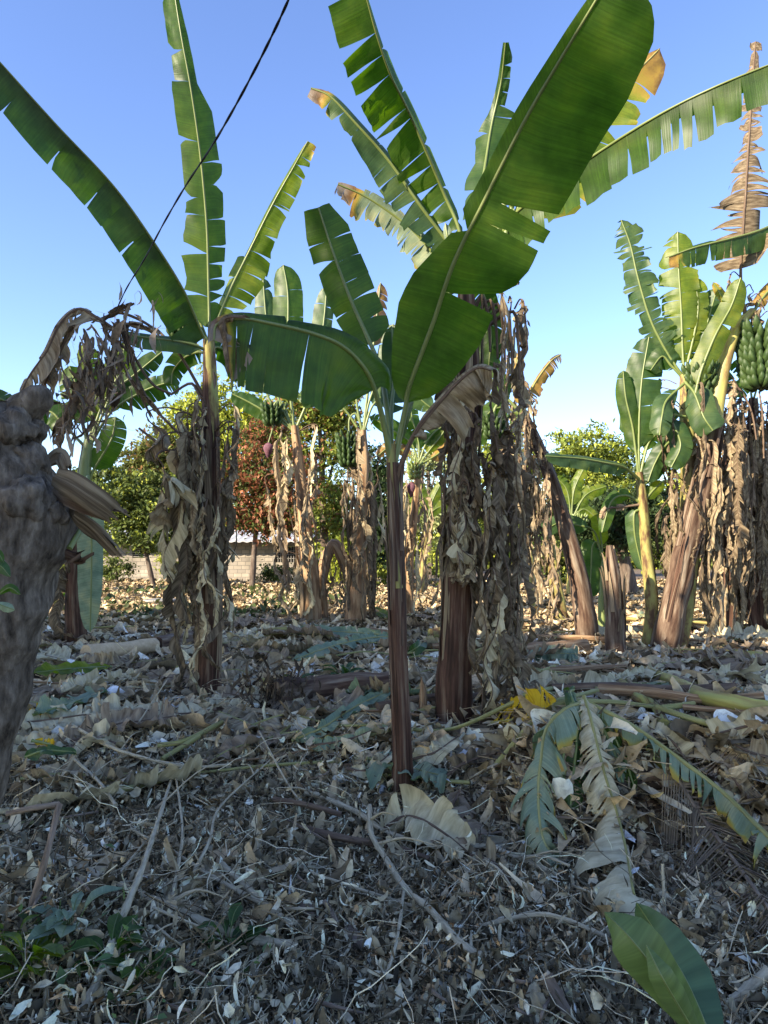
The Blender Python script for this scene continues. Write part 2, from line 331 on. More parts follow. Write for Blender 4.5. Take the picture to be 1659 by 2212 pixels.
def twig_t(seed):
    r = random.Random(seed); p = [(-0.5, 0, 0), (-0.17, r.uniform(-.08, .08), r.uniform(-.03, .08)), (0.17, r.uniform(-.1, .1), r.uniform(-.03, .08)), (0.5, r.uniform(-.12, .12), 0)]
    vs = []; fs = []
    for i, q in enumerate(p):
        w = 0.0065*(1-0.15*i)
        for a in (0, 2.09, 4.19): vs.append((q[0], q[1]+w*math.cos(a), q[2]+w*math.sin(a)))
    for i in range(3):
        for j in range(3): fs.append((i*3+j, i*3+(j+1) % 3, (i+1)*3+(j+1) % 3, (i+1)*3+j))
    return vs, fs
TWIG = [twig_t(k) for k in range(8)]; VINE = [vine_t(k) for k in range(14)]
CLEAF = [([(-.5, 0, 0), (-.1, -.22, .05), (-.1, .22, .05), (.5, 0, -.12), (0.05, 0, -0.04)], [(0, 1, 4), (0, 4, 2), (1, 3, 4), (4, 3, 2)]),
         ([(-.5, 0, 0), (0, -.28, .1), (0, .28, .1), (.5, 0, 0)], [(0, 1, 3), (0, 3, 2)])]

# ------------------------------------------------------------------ banana leaf
def prof(t, tipw=0.0):
    a = np.clip(t/0.16, 0, 1)**0.65; b = np.clip((1-t)/0.34, 0, 1)
    return a*(np.sqrt(np.clip(1-(1-b)**2.1, 0, 1))*(1-tipw)+tipw)
def blade_leaf(parent, name, mid, wl, wr, t0=0.15, phi=(0.25, 0.25), curl=(0.2, 0.2), grav=0.25, tears=(8, 8), gap=0.012, sweep=0.22,
               mat='green_blade', rib='midrib_green', rr=(0.022, 0.006), dry=0.0, tipdry=0.0, edgedry=0.0, ref=None, seed=1, rag=0.05, spread=0.25,
               crumple=0.006, nv=6, pl=None, pr=None, tipw=0.0, label=None, ribobj=True, slack=0.0, wide=False):
    """mid: points from the stalk's foot to the tip; wl / wr: widths in metres left / right of the way along"""
    r = random.Random(seed*977+13)
    NS = 60; M = cr(mid, NS); ts = np.linspace(0, 1, NS)
    T = np.gradient(M, axis=0); T /= np.linalg.norm(T, axis=1)[:, None]
    if ref is None:
        V = M - np.array((0, 0, EYE)); V /= np.linalg.norm(V, axis=1)[:, None]
    else: V = np.broadcast_to(np.asarray(ref, float), M.shape)
    S = np.cross(T, V); S /= np.linalg.norm(S, axis=1)[:, None]+1e-9
    Nn = np.cross(S, T); Nn /= np.linalg.norm(Nn, axis=1)[:, None]+1e-9
    Lm = float(np.sum(np.linalg.norm(np.diff(M, axis=0), axis=1)))
    def at(A, t): return np.stack([np.interp(t, ts, A[:, k]) for k in range(3)], -1)
    mb = MB()
    for side in (0, 1):
        w0 = (wl, wr)[side]
        if w0 <= 0: continue
        sg = 1 if side == 0 else -1
        pc = (pl, pr)[side]
        n = tears[side] if not isinstance(tears[side], (list, tuple)) else len(tears[side])
        if isinstance(tears[side], (list, tuple)): cuts = [0]+list(tears[side])+[1]
        else:
            c = sorted(r.random() for _ in range(n)); c = [x*0.7 + (i+0.5+r.uniform(-.4, .4))/max(n, 1)*0.3 for i, x in enumerate(c)]; cuts = [0]+sorted(c)+[1]
        cuts = [t0 + (1-t0)*c for c in cuts]
        gL = 0.0
        for k in range(len(cuts)-1):
            a, b = cuts[k], cuts[k+1]
            if b-a < 0.002: continue
            last = k == len(cuts)-2
            gR = 0.0 if last else gap*(r.uniform(.5, 1.5) if wide else (r.uniform(0.05, 0.5) if r.random() < .7 else r.uniform(.8, 2.0)))
            nu = max(2, min(14, int((b-a)*(1-0)*34)+2)); u = np.linspace(0, 1, nu); t = a + u*(b-a)
            tb = (t-t0)/(1-t0)
            w = w0*(prof(tb, tipw) if pc is None else np.interp(tb, [q[0] for q in pc], [q[1] for q in pc]))*(1+r.uniform(-rag, rag))
            v = np.linspace(0, 1, nv+1); dv = 1/nv; v0 = r.uniform(0.0, 0.3) if (wide or r.random() < .65) else r.uniform(.4, .75)
            rv = np.clip((v-v0)/(1-v0), 0, 1)
            dphi = r.uniform(-1, 1)*spread; dsw = r.uniform(-1, 1)*spread*0.35
            m0, tt, ss, nn = at(M, t), at(T, t), at(S, t)*sg, at(Nn, t)
            ph = (phi[side] + curl[side]*v + dphi*rv)[None, :, None]
            g = grav*(v + slack)[None, :, None]*(1+r.uniform(-.3, .5))
            sw = (sweep + dsw*rv)[None, :, None]
            D = np.cos(ph)*ss[:, None, :] + np.sin(ph)*nn[:, None, :] + sw*tt[:, None, :] - g*np.array((0, 0, 1.0))
            D /= np.linalg.norm(D, axis=2)[:, :, None]
            st = D*w[:, None, None]*dv; st[:, 0] = 0
            pos = m0[:, None, :] + np.cumsum(st, axis=1)
            # strip narrows towards the edge: the tears open
            du = ((gL*rv)[None, :]*(1-u)[:, None] - (gR*rv)[None, :]*u[:, None])
            if b-a < gap*2.4: du = du*(b-a)/(gap*2.4)
            pos = pos + tt[:, None, :]*(du*Lm)[:, :, None]
            # ragged outer edge and waviness
            e = np.zeros((nu, nv+1)); p1, p2, p3 = (r.uniform(0, 6.28) for _ in range(3))
            uu = (t*Lm)[:, None]; vv = (v*w0)[None, :]
            e = (np.sin(uu*31+vv*9+p1) + np.sin(uu*17-vv*23+p2) + 0.7*np.sin(uu*53+p3+vv*4))*crumple*np.minimum(1, v*2.5)[None, :]
            pos = pos + nn[:, None, :]*e[:, :, None]
            ej = np.array([r.uniform(-1, 0.2) for _ in range(nu)])*rag*0.6*w
            pos[:, -1] += D[:, -1]*ej[:, None]
            dr = dry + tipdry*sm(0.72, 1.0, t)[:, None] + edgedry*sm(0.6, 1.0, v)[None, :]*r.uniform(0.2, 1.3) + 0*v[None, :]
            uv = np.stack([np.broadcast_to(uu, (nu, nv+1)), np.broadcast_to(vv*3+side*7, (nu, nv+1))], -1)
            mb.grid(pos if side else pos[::-1], uv if side else uv[::-1], dr if side else dr[::-1])
            gL = gR*r.uniform(.5, 1.2)
    ob = mb.build(name, mat, parent)
    if label: ob['label'] = label
    rb = MB(); rad = np.interp(ts, [0, t0, 1], [rr[0], rr[0]*0.75, rr[1]])
    rb.tube(M, rad, 7)
    rb.build('midrib', rib, ob)
    return ob
class Plant:
    def __init__(s, base, label, d=None, group=None, name='banana_plant', cat='banana plant'):
        s.b = np.asarray(base, float); s.d = float(s.b[1]) if d is None else d; s.k = 0
        s.root = thing(name, s.b, label, cat, group)
    def px(s, pts): return [P(p[0], p[1], s.d + (p[2] if len(p) > 2 else 0)) for p in pts]
    def m(s, px): return px*s.d/F
    def stem(s, pts, rad, mat='stem_brown', name='pseudostem', ridges=4, lump=0.10, seg=20, label=None, n=34, top=None):
        c = cr([s.b - np.array((0, 0, 0.1))] + s.px(pts), n)
        R = np.interp(np.linspace(0, 1, n), np.linspace(0, 1, len(rad)), [s.m(x) for x in rad])
        mb = MB(); mb.tube(c, R, seg, lump=lump, lf=3.0, ridges=ridges, seed=s.d)
        o = mb.build(name, mat, s.root)
        if label: o['label'] = label
        return c
    def leaf(s, pts, wl, wr, **kw):
        s.k += 1; kw.setdefault('seed', s.k + int(s.b[0]*37+s.d*91) % 1000)
        q = s.px(pts); ph = kw.get('phi', (0.25, 0.25)); kw.setdefault('edgedry', 0.17)
        dm = float(np.mean([a[1] for a in q]))/s.d
        return blade_leaf(s.root, kw.pop('name', 'leaf'), q, s.m(wl)*dm/max(0.3, math.cos(ph[0])), s.m(wr)*dm/max(0.3, math.cos(ph[1])), **kw)
def hang_leaf(root, p0, az, out, length, w, seed, mat='dead_blade', strips=9, stiff=0.0, name='dead_leaf', rise=0.08, rr=0.009, sway=0.10):
    r = random.Random(seed*31+5); dx, dy = math.cos(az), math.sin(az)
    pts = [p0, p0+np.array((dx*out*0.6, dy*out*0.6, rise))]
    q = pts[-1] + np.array((dx*out*0.4, dy*out*0.4, -0.06)); pts.append(q); n = 5
    for i in range(1, n+1):
        pts.append(q + np.array((-dx*out*0.45*i/n + r.uniform(-1, 1)*sway*(i/n)**.5, -dy*out*0.35*i/n + r.uniform(-1, 1)*sway*(i/n)**.5, -length*i/n)))
    a2 = r.uniform(0, math.pi); t0 = min(0.5, (out+0.12)/(length+out))*r.uniform(0.7, 1.4)
    return blade_leaf(root, name, pts, w, w*r.uniform(0.5, 1.1), t0=t0, phi=(r.uniform(-.6, 1.3), r.uniform(-.6, 1.3)), curl=(r.uniform(-1.8, 2.6), r.uniform(-1.8, 2.6)),
        grav=r.uniform(0.5, 1.6), slack=0.3, tears=(strips+(3 if strips > 2 else 0), strips+(3 if strips > 2 else 1)), gap=0.02, sweep=r.uniform(.1, 1.0), mat=mat, rib='midrib_dry', rr=(rr, rr*0.4), ref=(math.cos(a2), math.sin(a2), 0),
        seed=seed, rag=0.5, spread=2.4, crumple=0.016, nv=6, wide=True)
def skirt(pl, c, t_rng, n, length, w, seed, mats=('dead_blade', 'dead_dark', 'dead_pale'), out=(0.10, 0.3), r0=0.1, strips=9, ground=True):
    """hanging dead leaves round the stem c between two fractions of its height"""
    r = random.Random(seed)
    for i in range(n):
        t = r.uniform(*t_rng); p = np.array([np.interp(t, np.linspace(0, 1, len(c)), c[:, k]) for k in range(3)])
        az = r.uniform(0, 2*math.pi) if i % 3 else r.uniform(math.pi, 2*math.pi)
        L = r.uniform(*length); L = min(L, p[2]-float(gh(p[0], p[1]))-0.05)
        if L < 0.25: continue
        p0 = p + np.array((math.cos(az), math.sin(az), 0))*r0*0.8
        hang_leaf(pl.root, p0, az, r.uniform(*out), L, r.uniform(*w)*(1.3 if i % 3 == 0 else 1), seed*100+i, mat=r.choice(mats), strips=(1 if i % 3 == 0 else strips), sway=r.choice([.08, .12, .2]))
def sheaths(pl, c, n, wpx, rpx, seed, mat='dead_tan', t_rng=(0.0, 0.7), lng=(0.15, 0.4), gapm=0.97):
    """loose papery sheath strips clinging to the stem"""
    r = random.Random(seed); N = len(c); tt = np.linspace(0, 1, N); mb = MB()
    for i in range(n):
        a = r.uniform(*t_rng); b = min(1, a + r.uniform(*lng)); az = r.uniform(0, 6.28); k = 9
        t = np.linspace(a, b, k); q = np.stack([np.interp(t, tt, c[:, j]) for j in range(3)], -1)
        R = pl.m(rpx)*r.uniform(gapm, gapm+0.1); lift = np.linspace(0, 1, k)**3*pl.m(rpx)*r.uniform(-0.1, 0.5)
        hw = pl.m(wpx)/R*0.5*r.uniform(0.2, 0.9); ww = np.linspace(-1, 1, 4)
        an = az + ww[None, :]*hw*(1-0.8*np.linspace(0, 1, k)[:, None]**2) + 0.35*np.linspace(0, 1, k)[:, None]*r.uniform(-1, 1)
        pts = q[:, None, :] + np.stack([np.cos(an), np.sin(an), np.zeros_like(an)], -1)*(R + lift[:, None] + 0.006*np.sin(an*9+i))[:, :, None]
        mb.grid(pts, np.stack([np.broadcast_to(ww*0.1+i, an.shape), np.broadcast_to((t*2)[:, None], an.shape)], -1))
    return mb.build('loose_sheath', mat, pl.root)
def bunch(pl, x, y, ln, rad, hands=6, per=13, stalk=None, mat='banana_skin', blossom=None, dd=0.0, seed=1, tail=None):
    """a bunch: stalk arching down, hands of upturned bananas, the blossom below"""
    r = random.Random(seed); d = pl.d+dd; k = d/F
    top = P(x, y, d); L = ln*k; R = rad*k
    pts = [P(a, b, d) for a, b in (stalk or [(x+15, y-30), (x+4, y-34)])] + [top, top-np.array((0, 0, L))]
    if blossom: pts.append(P(blossom[0], blossom[1]-14, d))
    mb = MB(); mb.tube(cr(pts, 22), np.linspace(0.028, 0.014, 22), 7); st = mb.build('banana_bunch', 'stem_green', pl.root)
    per = max(6, int(per*.75))
    for h in range(hands):
        mb = MB(); z = top - np.array((0, 0, L*(h+0.3)/hands)); a0 = h*2.1
        Rh = R*(1.0-0.35*h/hands)
        for row in (0, 1):
            for i in range(per):
                a = a0 + (i+0.5*row)/per*2*math.pi + r.uniform(-.08, .08); c, s_ = math.cos(a), math.sin(a)
                bl = Rh*r.uniform(0.9, 1.1)
                base = z + np.array((c*0.03, s_*0.03, -0.03*row))
                q = [base, base+np.array((c*bl*0.55, s_*bl*0.55, -bl*0.05)), base+np.array((c*bl*0.95, s_*bl*0.95, bl*0.28)), base+np.array((c*bl*1.05, s_*bl*1.05, bl*0.62))]
                mb.tube(cr(q, 7), np.array([0.006, 0.015, 0.022, 0.024, 0.023, 0.016, 0.004])*max(0.8, R/0.14)*r.uniform(.85, 1.1), 5)
        mb.build('banana_hand', mat, st)
    if blossom:
        mb = MB(); q = [P(blossom[0], blossom[1]-14, d), P(blossom[0], blossom[1], d), P(blossom[0]-2, blossom[1]+20, d)]
        mb.tube(cr(q, 9), np.array([0.015, 0.05, 0.075, 0.085, 0.085, 0.075, 0.055, 0.03, 0.006])*d/15.0*1.25, 9, ridges=3); mb.build('banana_blossom', 'blossom', st)
    return st

# ------------------------------------------------------------------ the setting: ground, house, far trees
xs = np.concatenate([-np.geomspace(9, 700, 26)[::-1], np.linspace(-8.8, 8.8, 177), np.geomspace(9, 700, 26)])
ys = np.concatenate([[-300, -80, -20, -6], np.linspace(0, 12, 160), np.geomspace(12.2, 900, 60)])
X, Y = np.meshgrid(xs, ys, indexing='ij')
Z = gh(X, Y)
near = (np.abs(X) < 9) & (Y > 0) & (Y < 13)
for i, j in zip(*np.where(near)):
    v = Vector((X[i, j]*2.2, Y[i, j]*2.2, 0)); Z[i, j] += 0.035*noise.noise(v) + 0.022*noise.noise(v*3.1)
mb = MB(); mb.grid(np.stack([X, Y, Z], -1), np.stack([X, Y], -1))
gobj = mb.build('ground', 'soil'); tag(gobj, kind='structure')

def hcol(base, n, var=0.35, mix=None, mfrac=0.0, hv=0.035):
    c = np.array(base)[None, :]*(1+RN.normal(0, var, (n, 1))).clip(0.35, 2.0)
    c = c*(1+RN.normal(0, 1, (n, 1))*np.array((hv, 0.0, -hv*1.3))[None, :])
    if mix is not None:
        k = RN.random(n) < mfrac; c[k] = np.array(mix)[None, :]*(1+RN.normal(0, 0.25, (k.sum(), 1))).clip(0.4, 2)
    return (c*np.array((1.04, 1.02, 0.92))).clip(0.004, 0.9)
def crown(parent, blobs, size, n, base, mix=None, mfrac=0.0, clump=0.55, per=46, name='crown', hang=0.5, origin=None):
    """leaves gathered in clumps spread through each blob's volume: (centre, radii)"""
    vol = np.array([r[0]*r[1]*r[2] for c, r in blobs])**0.75; vol /= vol.sum(); pos = []
    for (c, r), f in zip(blobs, vol):
        m = max(3, int(n*f/per))
        u = RN.normal(0, 1, (m, 3)); u /= np.linalg.norm(u, axis=1)[:, None]; o_ = RN.uniform(0, 50)
        rad = RN.random(m)**0.38*np.array([1+.75*noise.noise(Vector(q*1.9+o_)) for q in u])
        cc = np.array(c)+u*rad[:, None]*np.array(r)
        cs = clump*RN.uniform(0.5, 1.35, m)
        q = cc[:, None, :] + RN.normal(0, 1, (m, per, 3))*cs[:, None, None]*np.array((0.5, 0.5, 0.3))
        pos.append(q.reshape(-1, 3))
    pos = np.vstack(pos); k = len(pos)
    rot = eul(RN.uniform(-0.9, 0.9, k), RN.normal(hang, 0.5, k), RN.uniform(0, 6.28, k))
    return scatter(name, CLEAF, pos, rot, size*RN.uniform(0.6, 1.3, k), hcol(base, k, 0.3, mix, mfrac), 'crown_leaf', parent, origin)
def tree(name, label, cat, bx, d, blobs, size, n, base, trunk=0.22, mix=None, mfrac=0.0, clump=0.55, group=None, lean=0, depthk=0.8, top=None, limbs=6):
    b = P(bx, 1195, d); b[2] = float(gh(b[0], d)); root = thing(name, b, label, cat, group); k = d/F
    B = [(P(x, y, d), (rx*k*1.16, rx*k*depthk, ry*k*1.16)) for x, y, rx, ry in blobs]
    mb = MB(); main = B[0][0]; t = cr([b-np.array((0, 0, .1)), b*0.5+main*0.5+np.array((lean, 0, 0)), main], 12)
    mb.tube(t, np.linspace(trunk, trunk*0.35, 12), 9, lump=0.2, lf=1.5)
    for i, (c, r) in enumerate(B):
        s0 = t[5+(i*2) % 6]
        for q in range(max(1, limbs//len(B))):
            e = c+np.array((rnd.uniform(-.7, .7)*r[0], rnd.uniform(-.7, .7)*r[1], rnd.uniform(-.3, .8)*r[2]))
            mb.tube(cr([s0, (s0+e)/2+np.array((0, 0, 0.2)), e], 7), np.linspace(trunk*0.4, trunk*0.08, 7), 5)
    mb.build('trunk', 'bark_tree', root)
    crown(root, B, size, n, base, mix, mfrac, clump)
    return root

# house
hy = 37.0
def hx(px): return (px-W0/2)/F*hy
x0, x1 = hx(196), hx(655); gz = 0.0; top = EYE + (1195-1171)/F*hy
house = thing('block_house', (x0, hy, 0), 'low house of grey concrete blocks with metal roof behind the banana rows', 'house')
mb = MB()
wins = [(hx(287), hx(323), 1.25, 1.9), (hx(595), hx(640), 1.0, 1.85)]
segs = [x0] + [q for w in wins for q in w[:2]] + [x1]
for i in range(0, len(segs), 2): mb.box(segs[i], segs[i+1], hy, hy+0.2, -0.2, top)
for a, b, z0, z1 in wins: mb.box(a, b, hy, hy+0.2, -0.2, z0); mb.box(a, b, hy, hy+0.2, z1, top)
mb.box(x0, x0+0.2, hy+0.2, hy+6, -0.2, top); mb.box(x1-0.2, x1, hy+0.2, hy+6, -0.2, top)
mb.build('wall', 'block_wall', house, smooth=False)
mb = MB()
for px in (360, 372): mb.box(hx(px)-0.07, hx(px)+0.07, hy-0.06, hy-0.003, -0.2, top-0.01)
mb.build('pilaster', 'concrete', house, smooth=False)
for n_, (a, b, z0, z1) in zip(('louvred_window', 'barred_window'), wins):
    mb = MB(); mb.box(a+0.01, b-0.01, hy+0.12, hy+0.15, z0+0.01, z1-0.01); w_ = mb.build('window', 'dark_opening', house, smooth=False)
    mb = MB()
    if n_[0] == 'l':
        for q in range(6): mb.box(a+0.02, b-0.02, hy+0.03, hy+0.1, z0+0.05+q*(z1-z0)/6, z0+0.08+q*(z1-z0)/6)
        mb.build('louvre', 'concrete', w_, smooth=False)
    else:
        for q in range(1, 8): mb.box(a+q*(b-a)/8-0.012, a+q*(b-a)/8+0.012, hy+0.05, hy+0.075, z0, z1)
        for q in range(1, 4): mb.box(a, b, hy+0.08, hy+0.1, z0+q*(z1-z0)/4-0.015, z0+q*(z1-z0)/4+0.015)
        mb.build('window_bars', 'concrete', w_, smooth=False)
mb = MB(); nx = 120; xx = np.linspace(x0-0.5, x1+0.5, nx); yy = np.array([hy-0.9, hy+3.1, hy+7.0]); zz = np.array([top+0.04, top+0.75, top+0.1])
mb.grid(np.stack([np.broadcast_to(xx[:, None], (nx, 3)), np.broadcast_to(yy, (nx, 3)), zz[None, :]+0.03*np.sin(np.arange(nx)*1.57)[:, None]], -1), np.zeros((nx, 3, 2)))
mb.grid(np.stack([np.broadcast_to(xx[:, None], (nx, 2)), np.full((nx, 2), hy-0.9), np.array([top-0.02, top+0.04])[None, :]+0.03*np.sin(np.arange(nx)*1.57)[:, None]], -1), np.zeros((nx, 2, 2)))
mb.build('roof', 'roof_sheet', house)
# low wall and post on the right
lw = thing('low_wall', (P(1085, 1200, 33)[0], 33, 0), 'low dark block wall far behind the right hand rows', 'wall')
mb = MB(); a = P(1078, 1195, 33)[0]; b = P(1262, 1195, 33)[0]; mb.box(a, b, 33, 33.2, -0.1, 0.55); mb.build('wall', 'block_wall', lw, smooth=False)
mb = MB(); p_ = P(1118, 1195, 31); mb.box(p_[0]-0.09, p_[0]+0.09, 31, 31.18, -0.1, 1.25); mb.box(p_[0]-0.12, p_[0]+0.12, 30.97, 31.21, 1.25, 1.33)
tag(mb.build('concrete_post', 'concrete', origin=(p_[0], 31, 0), smooth=False), 'pale concrete post standing before the low dark wall', 'post')

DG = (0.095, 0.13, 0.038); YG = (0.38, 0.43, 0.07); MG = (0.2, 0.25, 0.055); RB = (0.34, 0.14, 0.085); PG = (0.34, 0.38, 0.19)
tree('broadleaf_tree', 'tall bright yellow green tree rising behind the house and the red leaved tree', 'tree', 470, 46, [(480, 915, 100, 92), (425, 885, 55, 48), (560, 905, 60, 60), (500, 1010, 120, 70), (390, 960, 50, 50)], 0.36, 15000, YG, 0.4, mix=DG, mfrac=.2, clump=0.85)
tree('broadleaf_tree', 'olive green tree left of the tallest one, its top lit by the sun', 'tree', 340, 42, [(345, 985, 62, 50), (300, 1010, 45, 40), (385, 1020, 50, 55)], 0.33, 8000, (0.14, 0.16, 0.045), 0.3, clump=0.7, mix=(0.22, 0.13, 0.06), mfrac=.12)
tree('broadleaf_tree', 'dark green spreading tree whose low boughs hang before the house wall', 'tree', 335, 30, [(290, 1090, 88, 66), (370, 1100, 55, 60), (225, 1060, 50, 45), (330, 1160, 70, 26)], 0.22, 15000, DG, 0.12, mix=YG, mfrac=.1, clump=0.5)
tree('red_leaved_tree', 'tree with rust red withering leaves and thin dark trunk by the house', 'tree', 545, 29, [(560, 1020, 62, 60), (520, 1070, 50, 60), (600, 1090, 60, 55), (560, 1125, 60, 35), (575, 930, 30, 42), (650, 1040, 40, 60)], 0.21, 15000, RB, 0.14, mix=DG, mfrac=.42, clump=0.45)
tree('broadleaf_tree', 'mixed green and rusty tree between the red leaved tree and the blue sky gap', 'tree', 705, 33, [(690, 900, 70, 56), (650, 885, 56, 46), (740, 885, 50, 40), (735, 930, 40, 44), (725, 1010, 55, 70), (700, 1100, 70, 70), (640, 960, 50, 60)], 0.24, 15000, MG, 0.25, mix=(0.24, 0.12, 0.05), mfrac=.14, clump=0.55)
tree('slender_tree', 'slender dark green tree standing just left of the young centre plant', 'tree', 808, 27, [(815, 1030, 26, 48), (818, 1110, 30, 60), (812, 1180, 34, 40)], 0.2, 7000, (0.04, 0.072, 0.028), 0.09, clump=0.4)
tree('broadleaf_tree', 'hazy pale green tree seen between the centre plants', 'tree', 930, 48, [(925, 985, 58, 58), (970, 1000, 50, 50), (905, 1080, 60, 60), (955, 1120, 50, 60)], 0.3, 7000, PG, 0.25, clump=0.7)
tree('broadleaf_tree', 'green tree right of the big shaggy plant, lit on top', 'tree', 1090, 38, [(1090, 990, 56, 58), (1120, 1060, 45, 50), (1070, 1110, 55, 60)], 0.26, 10000, MG, 0.24, mix=YG, mfrac=.25, clump=0.6)
tree('broadleaf_tree', 'round topped green tree in the open sky gap on the right', 'tree', 1290, 42, [(1265, 985, 76, 48), (1330, 1010, 55, 40), (1215, 1020, 48, 46), (1300, 1070, 110, 45)], 0.3, 16000, MG, 0.35, mix=YG, mfrac=.3, clump=0.7)
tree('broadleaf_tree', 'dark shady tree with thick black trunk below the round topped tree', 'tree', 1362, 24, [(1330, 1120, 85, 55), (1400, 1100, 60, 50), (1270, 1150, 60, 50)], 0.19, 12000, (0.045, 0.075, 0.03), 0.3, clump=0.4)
tree('broadleaf_tree', 'yellow green tree behind the shaggy plants at the right edge', 'tree', 1600, 36, [(1560, 1050, 70, 60), (1640, 1080, 60, 80), (1480, 1080, 60, 50)], 0.27, 11000, YG, 0.25, mix=DG, mfrac=.3, clump=0.6)
for i, (bx, d, bl, n, c, lab) in enumerate([
    (175, 26, [(165, 1215, 34, 40), (190, 1180, 30, 30)], 4000, MG, 'leafy green bush beside the old knotted trunk'),
    (362, 34, [(362, 1215, 16, 30)], 1200, YG, 'small sapling in front of the house wall'),
    (255, 34.5, [(250, 1230, 30, 22)], 1600, DG, 'low shrub against the house wall under the louvred window'),
    (600, 35, [(600, 1240, 40, 14)], 1500, DG, 'low dark shrub at the foot of the house wall under the barred window'),
    (735, 28, [(735, 1215, 32, 32)], 3000, YG, 'sunny bush behind the bent banana stem'),
    (850, 30, [(850, 1225, 40, 30)], 2400, MG, 'green bush low behind the young centre plant'),
    (950, 31, [(955, 1215, 42, 40)], 3000, MG, 'leafy bush left of the big shaggy plant'),
    (1090, 30, [(1085, 1190, 42, 45)], 3500, MG, 'leafy bush behind the small pale banana plant'),
    (1210, 27, [(1200, 1215, 48, 34)], 3500, DG, 'dark bush behind the leaning stems'),
    (1440, 29, [(1440, 1190, 70, 50)], 4500, DG, 'dark bush behind the long slanting stem'),
    (1600, 26, [(1600, 1200, 75, 50)], 4500, MG, 'green bush behind the right edge plants')]):
    tree('bush', lab, 'bush', bx, d, bl, 0.17, n, c, 0.04, clump=0.33, mix=YG, mfrac=.12)
n = 60000; fx = RN.uniform(-75, 75, n); fy = RN.uniform(62, 78, n); hh = np.array([6.4+3.4*noise.noise(Vector((a*.16, 0, 0)))+1.0*noise.noise(Vector((a*.6, 3, 0))) for a in fx])
ps = np.stack([fx, fy, RN.random(n)**.7*hh*1.0], -1)
tag(scatter('far_wood', CLEAF, ps, eul(RN.uniform(-.9, .9, n), RN.normal(.5, .5, n), RN.uniform(0, 6.28, n)), RN.uniform(.5, 1.1, n), hcol(MG, n, .4, YG, .4), 'crown_leaf'), 'mass of far green trees along the horizon', 'wood', kind='stuff')
# trees beyond the left edge of the view whose shade falls over the near rows
pr = None
for i, (lat, h) in enumerate([(-14.0, 9.3), (-10.4, 10.2), (-7.0, 9.5), (-3.6, 10.3), (-0.2, 9.7), (3.2, 10.0)]):
    bp = np.array((-11.0 + (lat+3.2)*0.616, -4.6 - (lat+3.2)*0.788, 0.0))
    root = thing('shade_tree', bp, 'tall leafy tree standing to the left behind the viewer', 'tree', 'trees behind the viewer')
    if pr is None:
        mb = MB(); mb.tube([bp, bp+np.array((0, 0, 3.0)), bp+np.array((0, 0, 7))], [0.3, 0.25, 0.1], 8); t_ = mb.build('trunk', 'bark_tree', root)
        c_ = crown(root, [(bp+np.array((0, 0, 7.7)), (2.5, 2.3, 3.2))], 0.6, 7500, MG, clump=0.8)
        pr = (t_, c_)
    else:
        for q in pr: z = q.copy(); COL.objects.link(z); z.parent = root
    root.scale = (1, 1, h/10.6)

# ------------------------------------------------------------------ near plants
# B1 the young plant in the middle
B1 = Plant(G(870, 1742), 'young centre foreground banana plant with one huge leaf reaching to the top right')
c = B1.stem([(868, 1600), (861, 1400), (856, 1200), (851, 1080), (848, 1000)], [25, 20, 19, 16, 13], mat='stem_dark', ridges=5, lump=0.12)
mb = MB(); q = cr(B1.px([(858, 1270), (854, 1180), (851, 1080), (847, 1010), (845, 960)]), 16); mb.tube(q, [B1.m(x) for x in np.linspace(18.5, 11, 16)], 16, lump=0.1, ridges=4); mb.build('upper_sheath', 'stem_mottled', B1.root)
sheaths(B1, c, 10, 20, 19.5, 3, mat='stem_brown', t_rng=(0.0, 0.75)); sheaths(B1, c, 8, 16, 19.5, 4, mat='midrib_dry', t_rng=(0.3, 0.8), lng=(0.08, 0.2))
# huge leaf
B1.leaf([(850, 1010, 0), (864, 940, 0), (876, 880, -.03), (886, 830, -.08), (935, 700, -.25), (980, 569, -.45), (1045, 436, -.65), (1133, 262, -.9), (1210, 130, -1.1), (1288, 0, -1.3), (1330, -75, -1.4)],
    96, 160, t0=0.22, phi=(0.1, -0.1), curl=(0.2, 0.25), grav=0.05, sweep=0.12, tears=([0.43], [0.30, 0.455, 0.495]), gap=0.02, wide=True, spread=0.10,
    mat='green_blade', rr=(0.024, 0.007), pl=[(0, 0), (0.04, .25), (.1, .5), (.18, .85), (.25, 1.0), (.31, .92), (.37, .6), (.43, .36), (.5, .3), (.6, .28), (.8, .2), (.9, .12), (1, 0.02)],
    pr=[(0, 0), (.02, .15), (.06, .3), (.1, .42), (.16, .62), (.24, .78), (.30, .8), (.305, .92), (.4, 1.02), (.47, .98), (.55, 1), (.72, .97), (.84, .84), (.92, .6), (.97, .35), (1, .05)], crumple=0.003, rag=0.01, nv=10, name='leaf', label='huge broad leaf seen from below')
